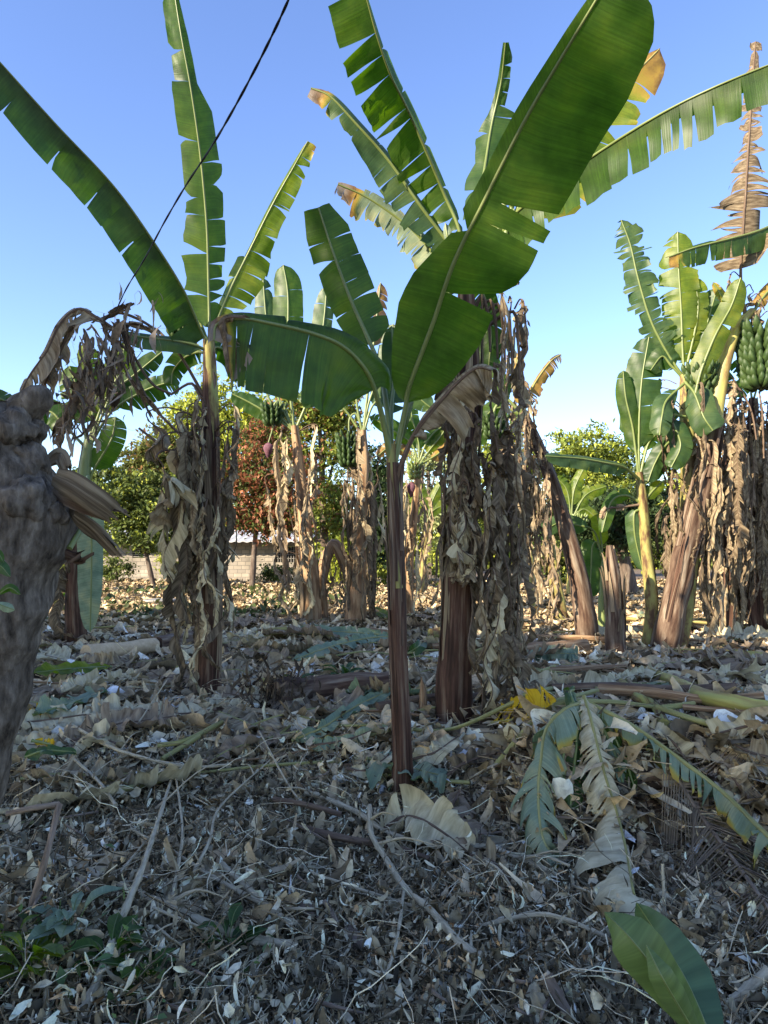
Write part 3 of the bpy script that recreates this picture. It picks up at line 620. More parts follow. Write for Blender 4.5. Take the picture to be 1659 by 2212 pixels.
# left bending leaf
B1.leaf([(846, 1005, 0), (832, 930, -.05), (815, 860, -.12), (792, 803, -.2), (745, 752, -.3), (680, 722, -.42), (590, 700, -.5), (520, 688, -.52), (470, 700, -.5), (462, 735, -.5)],
    165, 115, t0=0.26, phi=(-0.35, 0.35), curl=(-0.1, 0.9), grav=0.9, sweep=0.05, tears=([.3, .42, .55, .63, .72, .8, .9], [0.2, .5]), gap=0.014, spread=0.25, tipdry=1.0,
    mat='green_blade', rr=(0.024, 0.007), pl=[(0, 0.1), (.08, .75), (.25, .95), (.5, .9), (.75, .85), (.95, .55), (1, .2)], pr=[(0, .5), (.1, .9), (.3, .6), (.6, .25), (1, .15)], crumple=0.006, rag=0.06, nv=9, label='leaf bent down to the left with a withered brown tip')
B1.leaf([(560, 694, -.5), (520, 686, -.53), (485, 690, -.53), (488, 730, -.52), (498, 800, -.5)], 26, 30, t0=.1, phi=(.5, .4), curl=(1.6, 1.2), grav=.9, tears=(2, 2), mat='dead_dark', rib='midrib_dry', rr=(.008, .003), crumple=.015, rag=.3, tipw=.6, name='withered_tip')
# leaf behind it, upright left
B1.leaf([(847, 1000, .03), (838, 900, .1), (822, 800, .2), (795, 730, .25), (757, 645, .3), (718, 540, .3), (688, 448, .25)], 62, 62, t0=0.47, phi=(0.2, 0.1), curl=(.5, .2), grav=0.15,
    tears=([.3, .62, .75], [.18, .35, .47, .6, .75]), gap=0.012, mat='green_blade', pl=[(0, .25), (.15, .8), (.4, .95), (.8, .85), (1, .6)], pr=[(0, .3), (.1, .95), (.4, 1), (.8, .9), (1, .45)], crumple=.004, rag=.04, spread=.15)
# rolled spear and young leaves
B1.leaf([(852, 1010, .05), (868, 930, .06), (885, 860, .06), (893, 800, .08)], 14, 18, t0=0.2, phi=(1.0, .7), curl=(.8, .6), tears=(0, 0), mat='green_blade', name='rolled_leaf', grav=0)
B1.leaf([(846, 1010, .1), (845, 900, .3), (852, 800, .5), (846, 705, .6)], 30, 36, t0=0.35, phi=(.2, .2), tears=(1, 3), mat='blue_blade', grav=.1)
# dead leaf to the right
B1.leaf([(856, 1045, 0), (872, 990, -.05), (900, 930, -.1), (940, 880, -.15), (985, 830, -.2), (1030, 795, -.25), (1062, 800, -.28)], 70, 80, t0=0.30, phi=(.6, -.2), curl=(2.2, 1.2), grav=.7, tears=(3, 4),
    mat='dead_blade', rib='midrib_dry', spread=1.0, crumple=.03, rag=.3, name='dead_leaf', tipw=.5)

# B2 the left hand shaggy plant
B2 = Plant(G(445, 1515), 'tall banana plant left of centre, long leaves fanned above its shaggy dead skirt')
c = B2.stem([(452, 1350), (455, 1150), (455, 950), (453, 840), (450, 740)], [30, 24, 20, 16, 12], mat='stem_dark', ridges=4, lump=.14)
mb = MB(); q = cr(B2.px([(456, 960), (455, 880), (453, 800), (450, 735)]), 12); mb.tube(q, [B2.m(x) for x in np.linspace(18.5, 12, 12)], 14, lump=.08, ridges=4); mb.build('upper_sheath', 'stem_mottled', B2.root)
B2.leaf([(448, 745), (430, 705, -.1), (395, 625, -.3), (330, 520, -.6), (245, 402, -.9), (120, 268, -1.3), (0, 135, -1.6), (-70, 60, -1.8)], 96, 13, t0=.06, phi=(-.15, 2.45), curl=(-.2, .5), grav=.25, sweep=-.05,
    tears=([.12, .2, .42, .5, .56, .66, .78, .9], [.15, .3, .5, .7]), gap=.006, mat='deep_blade', spread=.2, pl=[(0, .3), (.08, .8), (.3, .95), (.5, .85), (.7, .75), (1, .6)], pr=[(0, .4), (.2, .9), (.5, 1), (1, .7)], edgedry=.16, label='long leaf slanting out of the picture on the left')
B2.leaf([(452, 742), (452, 690), (450, 600, -.05), (446, 480, -.15), (432, 330, -.3), (412, 190, -.45), (392, 80, -.55), (375, -25, -.6)], 58, 52, t0=.10, phi=(.15, .3), curl=(.2, .4), grav=.06, sweep=.25,
    tears=([.14, .28, .38, .42, .55, .7, .8], [.12, .16, .2, .25, .3, .37, .45, .5]), gap=.016, mat='green_blade', spread=.3, pl=[(0, .2), (.1, 1), (.2, .8), (.3, 1.05), (.4, .75), (.6, .72), (.8, .6), (.95, .55), (1, .2)],
    pr=[(0, .5), (.1, .75), (.3, .85), (.5, 1.), (.62, .95), (.68, .4), (.85, .35), (1, .15)], rag=.08)
B2.leaf([(455, 745), (470, 690, .05), (500, 620, .1), (540, 540, .1), (590, 440, .0), (635, 360, -.1), (665, 305, -.15)], 16, 58, t0=.14, phi=(1.0, -.1), curl=(.3, .2), grav=.5, sweep=.3,
    tears=(3, 16), gap=.014, mat='bright_blade', spread=.5, pr=[(0, .5), (.15, .9), (.35, 1.1), (.5, .75), (.7, .6), (1, .35)], rag=.12, tipdry=.3)
B2.leaf([(450, 760), (420, 745, -.1), (370, 735, -.2), (310, 728, -.3), (262, 718, -.35)], 26, 14, t0=.15, phi=(-.3, .8), grav=.5, tears=(3, 1), mat='blue_blade')
B2.leaf([(452, 760), (470, 750, .1), (500, 770, .2), (520, 820, .2)], 30, 30, t0=.15, phi=(.3, .3), grav=.6, tears=(3, 2), mat='deep_blade')
B2.leaf([(452, 770), (430, 760, .1), (400, 772, .25), (375, 800, .35), (370, 830, .35)], 26, 26, t0=.2, phi=(.3, .3), grav=.6, tears=(4, 3), mat='deep_blade')
for k_, (a, b, e) in enumerate([((437, 850), (388, 765), (340, 712)), ((432, 855), (412, 828), (370, 852)), ((430, 980), (380, 930), (318, 868)), ((430, 1005), (380, 985), (300, 925))]):
    mb = MB(); mb.tube(cr(B2.px([(450, a[1]+25), a, b, e]), 12), np.linspace(.022, .013, 12), 6); mb.build('dead_stalk', 'midrib_dry', B2.root)
bunch(B2, 396, 705, 42, 30, hands=3, per=9, stalk=[(448, 740), (425, 690)], seed=3, dd=.25)
skirt(B2, c, (.34, .74), 44, (0.8, 1.9), (.06, .13), 21, out=(.06, .32), r0=.12, strips=8)
skirt(B2, c, (.45, .68), 9, (.5, 1.1), (.12, .22), 22, out=(.3, .55), r0=.12, strips=3)
sheaths(B2, c, 14, 24, 27, 5, mat='dead_tan', t_rng=(0, .4)); sheaths(B2, c, 8, 24, 27, 6, mat='dead_dark', t_rng=(0, .5))

# B6 the big shaggy plant right of centre
B6 = Plant(G(980, 1578), 'big banana plant right of centre with thick red brown stem and dense hanging dead leaves')
c = B6.stem([(985, 1400), (995, 1150), (1005, 900), (1010, 720), (1005, 600), (1000, 540)], [40, 33, 31, 27, 22, 14, 9], mat='stem_dark', ridges=5, lump=.16, seg=28)
B6.leaf([(1003, 560), (990, 490, -.05), (960, 420, -.1), (920, 325, -.3), (880, 235, -.5), (845, 165, -.7), (815, 80, -.9), (785, -30, -1.1)], 92, 18, t0=.08, phi=(.1, 1.0), curl=(.1, .4), grav=.1, sweep=-.15,
    tears=([.06, .12, .2, .27, .33, .38, .5, .54, .7, .78, .86], [.1, .25, .4, .6, .8]), gap=.014, wide=True, mat='green_blade', spread=.5, pl=[(0, .2), (.12, .35), (.2, .9), (.3, .95), (.5, 1), (.8, .95), (1, .9)], rag=.06, label='tall torn leaf with strips like a ladder')
B6.leaf([(1000, 565), (965, 520), (905, 440, -.1), (838, 345, -.2), (770, 268, -.3), (715, 210, -.35), (672, 190, -.35)], 62, 24, t0=.12, phi=(-.2, .9), curl=(-.1, .5), grav=.4, sweep=.12,
    tears=([.08, .14, .2, .26, .31, .37, .42, .6, .7, .8], 5), gap=.016, mat='blue_blade', spread=.5, pl=[(0, .6), (.2, 1), (.4, .9), (.6, .55), (.8, .5), (1, .3)], rag=.15, tipdry=.75)
B6.leaf([(998, 575), (950, 560, .1), (900, 505, .1), (855, 468, .1), (790, 425, .05), (730, 398, 0)], 46, 26, t0=.12, phi=(-.1, .6), curl=(-.1, .5), grav=.7, sweep=.2,
    tears=(18, 8), gap=.014, mat='pale_blade', spread=.7, rag=.25, tipdry=.9, edgedry=.35, tipw=.4)
B6.leaf([(1008, 560, .2), (1030, 470, .4), (1046, 370, .6), (1062, 270, .7), (1082, 180, .6), (1092, 92, .4)], 40, 78, t0=.2, phi=(.3, .1), curl=(.3, .3), grav=.15, sweep=.2,
    tears=([.15, .3, .45], [.55, .62, .7, .78, .86]), gap=.014, mat='deep_blade', spread=.5, pl=[(0, .9), (.2, 1), (.3, .6), (.45, .8), (.55, .3), (1, .15)], pr=[(0, .4), (.2, .9), (.45, 1.), (.55, .9), (.62, .3), (.9, .25), (1, .1)], rag=.12)
B6.leaf([(1010, 565, .3), (1080, 520, .5), (1160, 450, .7), (1235, 370, .7), (1290, 285, .6), (1350, 185, .5), (1425, 105, .45)], 34, 68, t0=.3, phi=(.8, -.1), curl=(.3, .1), grav=.25, sweep=.25,
    tears=(3, [.2, .35, .48, .56, .62, .7, .8]), gap=.02, mat='bright_blade', rib='midrib_yellow', spread=.35, rag=.08, tipdry=.3, dry=.2, edgedry=.15)
B6.leaf([(1008, 570, .1), (1060, 520, -.1), (1120, 455, -.4), (1240, 365, -.8), (1400, 262, -1.3), (1540, 190, -1.6), (1700, 125, -1.8)], 10, 82, t0=.15, phi=(2.4, -.35), curl=(.4, -.1), grav=.75, sweep=-.05,
    tears=([.1, .3, .5, .7], [.05, .1, .15, .2, .26, .3, .36, .42, .5, .55, .6, .64, .67, 0.7, .74, .8, .88]), gap=.0045, wide=True, mat='green_blade', spread=.25, pr=[(0, .7), (.15, 1), (.5, .95), (.8, .95), (1, .9)], pl=[(0, .5), (.3, 1), (.8, .9), (1, .8)], rag=.12, edgedry=.1, label='long leaf arching right with hanging fringe')
B6.leaf([(1003, 590), (985, 550, -.1), (968, 515, -.15), (962, 482, -.15)], 9, 14, t0=.1, phi=(.3, .3), tears=(0, 0), mat='pale_blade', grav=0, name='rolled_leaf')
B6.leaf([(1012, 600, .1), (1045, 640, .3), (1060, 720, .4), (1055, 800, .45)], 30, 34, t0=.1, phi=(.2, .2), grav=.5, tears=(4, 4), mat='deep_blade')
B6.leaf([(1000, 620, .3), (930, 660, .6), (880, 720, .8), (850, 790, .8)], 36, 40, t0=.1, phi=(.3, .3), grav=.5, tears=(3, 4), mat='blue_blade')
bunch(B6, 1092, 470, 66, 44, hands=5, per=12, stalk=[(1010, 560), (1040, 480), (1080, 445)], mat='banana_pale', seed=5, dd=-.1)
hang_leaf(B6.root, P(1105, 545, 6.0), 0, .05, .35, .06, 771, mat='dead_dark', strips=4)
for i in range(5): hang_leaf(B6.root, P(1085+i*13, 640+i*14, 6.0+.1*i), rnd.uniform(0, 6), .1, rnd.uniform(.9, 1.5), .11, 780+i, mat=['dead_blade', 'dead_pale', 'dead_dark'][i % 3], strips=9)
for i in range(5):
    mb = MB(); x = 1050+i*16; mb.tube(cr([P(1012, 700+i*10, 6.1), P(x-10, 640+i*8, 6.0), P(x+5, 690+i*12, 6.0), P(x+9, 760+i*15, 6.0)], 12), np.linspace(.02, .01, 12), 6); mb.build('dead_stalk', 'midrib_dry', B6.root)
r_ = random.Random(5)
for i in range(34):
    x = r_.uniform(962, 1085) if i > 8 else r_.uniform(955, 1000); y = r_.uniform(800, 1080) if i % 3 else r_.uniform(1000, 1250)
    p0 = P(x, y, B6.d+r_.uniform(-.32, -.12)); L = min(r_.uniform(1.1, 2.3), p0[2]-.1)
    if x < 1015: L = min(L, p0[2]-1.25)
    if L > .3: hang_leaf(B6.root, p0, r_.uniform(3.6, 5.8), r_.uniform(.03, .14), L, r_.uniform(.08, .16), 900+i, mat=['dead_dark', 'dead_blade', 'dead_dark', 'dead_pale'][i % 4], strips=9)
for i in range(14):
    x = r_.uniform(1035, 1110); y = r_.uniform(930, 1150); p0 = P(x, y, B6.d+r_.uniform(-.2, .25)); hang_leaf(B6.root, p0, r_.uniform(-1, 1), .08, p0[2]-r_.uniform(.1, .6), r_.uniform(.06, .12), 950+i, mat=['dead_dark', 'dead_blade'][i % 2], strips=11)
sheaths(B6, c, 20, 28, 33, 8, mat='dead_dark', t_rng=(0, .5)); sheaths(B6, c, 8, 28, 33, 9, mat='dead_blade', t_rng=(0, .6))
mb = MB(); q = G(912, 1566); mb.tube(cr([q-np.array((0, 0, .05)), P(914, 1500, q[1]), P(910, 1462, q[1])], 8), [.05, .045, .04, .035, .03, .02, .01, .005], 9, lump=.2, ridges=4)
tag(mb.build('sucker_stump', 'stem_tan', origin=q), 'small dry pointed stump at the left foot of the big stem', 'stump')

# ------------------------------------------------------------------ middle rows
B3 = Plant(G(672, 1352), 'banana plant with a green bunch and hanging purple blossom before the red leaved tree')
c = B3.stem([(668, 1250), (658, 1130), (645, 1000), (636, 920)], [24, 20, 14, 11, 8], mat='stem_tan', ridges=5)
for pts, a, b, kw in [
    ([(636, 930), (628, 860), (622, 760), (622, 640), (612, 572)], 34, 36, dict(t0=.38, tears=(2, 2), mat='green_blade', grav=.1)),
    ([(634, 930), (605, 870), (585, 790), (575, 690), (568, 600)], 24, 24, dict(t0=.4, tears=(4, 3), mat='blue_blade', grav=.2)),
    ([(638, 930), (670, 850), (690, 760), (700, 690), (706, 618)], 26, 20, dict(t0=.4, tears=(3, 6), mat='blue_blade', grav=.2)),
    ([(636, 930), (590, 880), (560, 800), (545, 760), (540, 830)], 34, 34, dict(t0=.35, tears=(4, 5), mat='green_blade', grav=.5)),
    ([(638, 930), (660, 880), (690, 820), (740, 790), (775, 820)], 34, 34, dict(t0=.35, tears=(4, 5), mat='green_blade', grav=.4)),
    ([(640, 935), (590, 900), (540, 870), (500, 850)], 22, 22, dict(t0=.3, tears=(4, 5), mat='deep_blade', grav=.5))]: B3.leaf(pts, a, b, rr=(.035, .012), **kw)
bunch(B3, 590, 880, 42, 24, hands=4, per=9, stalk=[(634, 935), (608, 868)], blossom=(580, 970), seed=6)
skirt(B3, c, (.35, .98), 17, (1.0, 2.8), (.1, .24), 31, out=(.15, .7), r0=.18, mats=('dead_blade', 'dead_pale', 'dead_tan'), strips=7)
sheaths(B3, c, 10, 22, 24, 7, t_rng=(0, .5))
B4 = Plant(G(768, 1352), 'banana plant with heavy full bunch and straight tan stem left of the centre plant')
c = B4.stem([(772, 1250), (780, 1100), (786, 1000), (783, 930)], [24, 18, 13, 11, 8], mat='stem_tan', ridges=5)
for pts, a, b, kw in [([(783, 935), (772, 880), (765, 800), (760, 720)], 24, 24, dict(t0=.4)), ([(784, 935), (800, 860), (835, 780), (850, 700)], 26, 26, dict(t0=.4)), ([(783, 940), (740, 880), (690, 850), (650, 870)], 24, 24, dict(t0=.3, grav=.5)),
    ([(785, 935), (810, 870), (870, 840), (930, 880)], 30, 30, dict(t0=.3, grav=.4)), ([(785, 930), (800, 800), (812, 700), (822, 610)], 8, 24, dict(t0=.5, grav=.9, dry=.55, mat='bright_blade'))]:
    B4.leaf(pts, a, b, rr=(.032, .01), tears=(4, 4), **{**dict(mat='blue_blade'), **kw})
bunch(B4, 754, 945, 66, 25, hands=6, per=9, stalk=[(784, 935), (770, 895), (755, 905)], seed=8)
mb = MB(); mb.tube(cr(B4.px([(752, 1010), (750, 1080), (752, 1130)]), 8), .018, 5); mb.build('bunch_stalk', 'midrib_dry', B4.root)
skirt(B4, c, (.3, .98), 20, (1.0, 3.0), (.07, .17), 41, out=(.1, .4), r0=.16, mats=('dead_blade', 'dead_pale', 'dead_dark'), strips=8)
B5 = Plant(G(882, 1335), 'slim sunlit banana plant with a small yellow green bunch behind the young centre plant')
c = B5.stem([(884, 1200), (898, 1080), (903, 1000)], [12, 10, 8, 6], mat='stem_tan')
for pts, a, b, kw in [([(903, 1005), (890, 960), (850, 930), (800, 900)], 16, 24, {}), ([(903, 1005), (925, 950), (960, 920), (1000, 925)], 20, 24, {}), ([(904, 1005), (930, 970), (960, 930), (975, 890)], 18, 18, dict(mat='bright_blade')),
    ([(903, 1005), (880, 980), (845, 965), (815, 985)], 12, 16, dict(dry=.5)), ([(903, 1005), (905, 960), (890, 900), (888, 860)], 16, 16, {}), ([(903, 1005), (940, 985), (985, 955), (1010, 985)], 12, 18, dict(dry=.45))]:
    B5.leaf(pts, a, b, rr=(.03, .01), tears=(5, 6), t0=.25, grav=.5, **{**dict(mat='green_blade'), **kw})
bunch(B5, 896, 1000, 38, 16, hands=4, per=8, stalk=[(903, 1000), (898, 985)], mat='banana_pale', blossom=(889, 1055), seed=9)
skirt(B5, c, (.35, .98), 17, (1.0, 3.2), (.08, .18), 51, out=(.15, .75), r0=.12, mats=('dead_tan', 'dead_pale', 'dead_blade'), strips=7)
BB = Plant(G(905, 1290), 'small far banana plant with bright upright leaves in the gap beside the big stem')
c = BB.stem([(915, 1200), (922, 1130)], [8, 7, 5], mat='stem_mottled')
for pts, a, b in [([(922, 1130), (915, 1080), (903, 1040)], 12, 12), ([(922, 1130), (935, 1080), (955, 1040)], 12, 14), ([(922, 1130), (940, 1100), (985, 1085)], 12, 12), ([(922, 1130), (895, 1110), (862, 1100)], 12, 12), ([(922, 1130), (880, 1060), (850, 1050)], 12, 12)]:
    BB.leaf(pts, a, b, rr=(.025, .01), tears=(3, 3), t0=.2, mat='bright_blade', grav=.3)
# bent dead stem
q = G(700, 1345); d_ = float(q[1]); bs = thing('bent_banana_stem', q, 'dry banana stem snapped over into an upturned V', 'banana stem')
mb = MB(); mb.tube(cr([P(693, 1260, d_), P(708, 1200, d_), P(722, 1176, d_), P(738, 1205, d_), P(760, 1262, d_+.3)], 18), np.array([.13]*18), 10, lump=.2, ridges=5); mb.build('stem', 'stem_tan', bs)
mb = MB(); mb.tube(cr([q-np.array((0, 0, .1)), P(697, 1300, d_), P(693, 1255, d_)], 8), .12, 9, lump=.2, ridges=4); mb.build('stem', 'stem_tan', bs)
for i in range(6): hang_leaf(bs, P(712+i*7, 1190+i*12, d_-.1), rnd.uniform(0, 6), .08, 1.0, .08, 1100+i, mat='dead_tan', strips=5)

# B7 and B8 leaning plants right
B7 = Plant(G(1272, 1396), 'leaning banana plant with bare brown stem tilted left and a yellow withering leaf')
c = B7.stem([(1250, 1250), (1205, 1080), (1165, 970), (1130, 890)], [26, 20, 15, 12, 9], mat='stem_brown', ridges=5)
B7.leaf([(1132, 900), (1140, 860), (1160, 820), (1190, 780), (1212, 765)], 5, 22, t0=.12, phi=(.3, .2), tears=(3, 14), mat='bright_blade', dry=.46, tipdry=.5, grav=.5, sweep=.1, spread=.6, rag=.25, rib='midrib_yellow')
B7.leaf([(1130, 895), (1120, 850), (1115, 800), (1122, 760)], 12, 18, t0=.15, tears=(4, 6), mat='bright_blade', dry=.42, grav=.4)
B7.leaf([(1130, 895), (1090, 850), (1060, 780), (1050, 700)], 22, 22, t0=.25, tears=(3, 4), mat='green_blade', grav=.2)
B7.leaf([(1130, 900), (1085, 880), (1050, 900), (1035, 960)], 22, 22, t0=.25, tears=(3, 4), mat='green_blade', grav=.4)
bunch(B7, 1068, 905, 44, 26, hands=4, per=10, stalk=[(1128, 900), (1095, 862), (1070, 880)], blossom=(1076, 985), seed=12)
for i in range(22):
    t = r_.uniform(.45, .92); p = np.array([np.interp(t, np.linspace(0, 1, len(c)), c[:, k]) for k in range(3)])
    hang_leaf(B7.root, p+np.array((-.05, -.15, 0)), r_.uniform(2.6, 5), r_.uniform(.1, .4), min(p[2]-.3, r_.uniform(1., 2.6)), r_.uniform(.07, .15), 1200+i, mat=['dead_blade', 'dead_dark', 'dead_tan'][i % 3], strips=8)
for i in range(6): hang_leaf(B7.root, P(1095+i*11, 775+i*20, B7.d), r_.uniform(0, 6), .1, r_.uniform(.8, 1.6), .12, 1240+i, mat=['dead_blade', 'dead_dark'][i % 2], strips=8)
B8 = Plant(G(1215, 1345), 'slender pale banana plant leaning left behind the bare tilted stem')
c = B8.stem([(1190, 1200), (1165, 1090), (1105, 985), (1085, 940)], [15, 13, 13, 12, 7], mat='stem_mottled')
for pts, a, b in [([(1085, 945), (1040, 900), (1000, 880)], 20, 20), ([(1085, 945), (1075, 880), (1080, 830)], 22, 22), ([(1085, 945), (1120, 900), (1145, 920)], 14, 14), ([(1085, 945), (1040, 930), (1000, 960)], 14, 18)]:
    B8.leaf(pts, a, b, rr=(.03, .01), tears=(3, 3), t0=.25, mat='green_blade', grav=.4)
skirt(B8, c, (.4, .9), 18, (1., 2.4), (.07, .15), 61, out=(.1, .4), r0=.12, mats=('dead_tan', 'dead_pale', 'dead_blade'), strips=7)
B14 = Plant(G(1149, 1318), 'small pale sunlit banana sucker with two short leaves behind the big skirt')
c = B14.stem([(1149, 1240), (1146, 1180)], [8, 6, 4], mat='stem_yellow')
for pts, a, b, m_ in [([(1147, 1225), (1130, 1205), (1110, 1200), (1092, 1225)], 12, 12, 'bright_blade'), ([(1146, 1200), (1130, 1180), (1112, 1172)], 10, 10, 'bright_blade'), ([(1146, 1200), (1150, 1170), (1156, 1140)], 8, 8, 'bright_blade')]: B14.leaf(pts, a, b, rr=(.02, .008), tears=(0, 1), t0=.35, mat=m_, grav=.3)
# B9 stump, B10 plant with hanging leaves
q = G(1331, 1416); B9 = Plant(q, 'short beheaded banana stem standing between the two leaning stems', name='banana_stump', cat='banana stem')
c = B9.stem([(1328, 1320), (1322, 1230), (1316, 1178)], [22, 20, 17, 13, 6], mat='stem_brown', ridges=5, lump=.2); sheaths(B9, c, 12, 20, 21, 11, mat='dead_dark'); sheaths(B9, c, 8, 20, 21, 12, mat='dead_tan')
B10 = Plant(G(1398, 1402), 'young green banana plant with broad whole leaves in the open right gap')
c = B10.stem([(1408, 1300), (1395, 1180), (1388, 1080), (1380, 1020)], [15, 14, 12, 10, 7], mat='stem_mottled')
for pts, a, b, kw in [
    ([(1381, 1030), (1380, 960), (1382, 880), (1388, 810), (1402, 728)], 42, 46, dict(t0=.22, tears=(3, 4), mat='deep_blade', grav=.1, phi=(.1, .1), rag=.1)),
    ([(1380, 1030), (1374, 980), (1366, 920), (1352, 860), (1346, 800)], 22, 20, dict(t0=.25, tears=(2, 2), mat='green_blade', grav=.2)),
    ([(1380, 1035, -.1), (1350, 1010, -.3), (1310, 1000, -.5), (1250, 990, -.7), (1178, 985, -.9)], 24, 16, dict(t0=.2, tears=(4, 2), mat='blue_blade', grav=.6, phi=(-.2, .7))),
    ([(1382, 1030), (1400, 960), (1425, 930), (1440, 900)], 20, 20, dict(t0=.25, tears=(2, 2), mat='green_blade', grav=.2)),
    ([(1384, 1085), (1350, 1070), (1320, 1085), (1300, 1150)], 18, 18, dict(t0=.2, tears=(2, 2), mat='green_blade', grav=.3)),
    ([(1384, 1090), (1345, 1095), (1310, 1100), (1298, 1120)], 8, 8, dict(t0=.2, tears=(2, 2), mat='dead_tan', rib='midrib_dry', grav=.3, name='dead_leaf')),
    ([(1386, 1100), (1370, 1110), (1372, 1160), (1388, 1232)], 22, 20, dict(t0=.2, tears=(0, 1), mat='blue_blade', grav=.1)),
    ([(1386, 1090), (1410, 1060), (1432, 1040)], 16, 16, dict(t0=.2, tears=(1, 1), mat='bright_blade', grav=.2)),
    ([(1384, 1060), (1420, 1010), (1460, 980)], 18, 18, dict(t0=.2, tears=(1, 1), mat='deep_blade', grav=.3))]: B10.leaf(pts, a, b, rr=(.026, .009), **kw)
BK = Plant(G(1300, 1385), 'low banana sucker with dark leaves hanging straight down beside the beheaded stem')
c = BK.stem([(1300, 1300), (1303, 1210)], [9, 8, 5], mat='stem_green')
for pts, a, b, kw in [([(1303, 1225), (1292, 1175), (1280, 1180), (1277, 1230), (1274, 1292)], 26, 26, dict(mat='deep_blade')), ([(1303, 1220), (1285, 1150), (1250, 1135), (1205, 1130), (1152, 1165)], 18, 20, dict(mat='blue_blade')), ([(1303, 1225), (1298, 1160), (1290, 1110)], 16, 18, dict(mat='bright_blade'))]:
    BK.leaf(pts, a, b, rr=(.02, .008), tears=(0, 1), t0=.35, phi=(.15, .15), grav=.1, **kw)
BF = Plant(G(1232, 1296), 'sunlit yellow green banana plant far behind the leaning stems')
c = BF.stem([(1234, 1220), (1236, 1160), (1234, 1120)], [9, 8, 7, 5], mat='stem_yellow')
for pts, a, b in [([(1234, 1125), (1225, 1060), (1200, 1030)], 14, 14), ([(1234, 1125), (1240, 1060), (1262, 1010)], 16, 16), ([(1234, 1125), (1265, 1070), (1310, 1050)], 16, 18), ([(1234, 1125), (1210, 1090), (1190, 1095)], 14, 14), ([(1234, 1125), (1260, 1100), (1290, 1120)], 14, 14)]:
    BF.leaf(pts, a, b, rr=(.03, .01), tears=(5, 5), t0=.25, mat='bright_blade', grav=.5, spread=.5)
bunch(BF, 1252, 1115, 26, 14, hands=3, per=8, stalk=[(1236, 1120), (1248, 1105)], mat='banana_pale', seed=15)

# B11 long slanting stem, with the yellow neck and the bunch at the right edge
B11 = Plant(G(1432, 1408), 'banana plant with long right slanting stem, sunlit yellow neck and dark bunch at the edge')
c = B11.stem([(1462, 1270), (1500, 1110), (1530, 985), (1545, 900)], [29, 25, 23, 19, 14], mat='stem_brown', ridges=5, seg=26, lump=.16)
mb = MB(); q = cr(B11.px([(1540, 925), (1552, 850), (1570, 770), (1595, 705), (1625, 672)]), 16); mb.tube(q, [B11.m(x) for x in np.linspace(18, 9, 16)], 14, lump=.08, ridges=3); mb.build('neck', 'stem_yellow', B11.root)
for pts, a, b, kw in [
    ([(1560, 830), (1575, 740), (1592, 690), (1560, 640), (1540, 610)], 10, 10, dict(mat='bright_blade', dry=.3)),
    ([(1500, 860, -.1), (1515, 800, -.15), (1545, 725, -.2), (1580, 660, -.25), (1600, 600, -.3)], 26, 28, dict(mat='bright_blade', phi=(.2, .3), tears=(1, 3), t0=.12)),
    ([(1610, 690, 0), (1600, 600, -.1), (1605, 500, -.2), (1612, 400, -.3), (1618, 300, -.3), (1625, 200, -.2), (1632, 90, -.1)], 72, 64, dict(mat='dead_dark', rib='midrib_dry', phi=(.3, .3), tears=(22, 22), t0=.2, gap=.014, wide=True, spread=1.6, dry=0, tipdry=.9, edgedry=.4, rag=.25, pl=[(0, .5), (.1, 1), (.4, .8), (.55, .4), (.8, .35), (1, .2)], pr=[(0, .5), (.1, 1), (.4, .9), (.55, .5), (.8, .4), (1, .2)], grav=.45)),
    ([(1700, 470, -.3), (1640, 498, -.4), (1580, 515, -.5), (1500, 535, -.55), (1445, 555, -.55)], 48, 12, dict(mat='deep_blade', phi=(-.1, .9), tears=(11, 4), t0=.0, gap=.02, spread=.5, grav=.9, tipdry=.5, pl=[(0, 1), (.3, .9), (.8, .8), (1, .5)], pr=[(0, 1), (1, .5)])),
    ([(1625, 680, 0), (1650, 640, 0), (1690, 600, 0)], 16, 16, dict(mat='bright_blade', dry=.45, tears=(4, 4), t0=.2))]:
    kw = {**dict(tears=(3, 3), t0=.2), **kw}; B11.leaf(pts, a, b, rr=(.028, .01), **kw)
bunch(B11, 1640, 720, 125, 46, hands=8, per=12, stalk=[(1600, 700), (1625, 668), (1640, 690)], seed=17)
mb = MB(); mb.tube(cr(B11.px([(1640, 845), (1647, 900), (1650, 990)]), 30), .013+.005*np.sin(np.arange(30)*2.2), 8); mb.build('bunch_stalk', 'midrib_dry', B11.root)
for i in range(7): hang_leaf(B11.root, P(1600+i*10, 600+i*22, B11.d+r_.uniform(-.2, .3)), r_.uniform(0, 6), .2, r_.uniform(.3, .9), .1, 1300+i, mat=['dead_tan', 'dead_blade'][i % 2], strips=6, stiff=1)
for i in range(30):
    x = r_.uniform(1500, 1600); y = r_.uniform(830, 1120); p0 = P(x, y, B11.d+r_.uniform(-.1, .45)); hang_leaf(B11.root, p0, r_.uniform(-.8, 1.2), r_.uniform(.05, .3), min(p0[2]-.15, r_.uniform(1.2, 2.8)), r_.uniform(.07, .16), 1320+i, mat=['dead_blade', 'dead_dark', 'dead_tan', 'dead_dark'][i % 4], strips=9)
for i, pts in enumerate([[(1556, 850), (1575, 812), (1598, 850), (1612, 930)], [(1552, 870), (1590, 835), (1622, 885), (1634, 950)], [(1548, 880), (1540, 950), (1545, 1010)]]):
    mb = MB(); mb.tube(cr(B11.px(pts), 12), .014, 6); mb.build('dead_stalk', 'midrib_dry', B11.root)
sheaths(B11, c, 14, 24, 25, 13, mat='stem_brown', t_rng=(0, .8)); sheaths(B11, c, 8, 24, 26, 14, mat='stem_dark', t_rng=(0, .3), lng=(.2, .3))
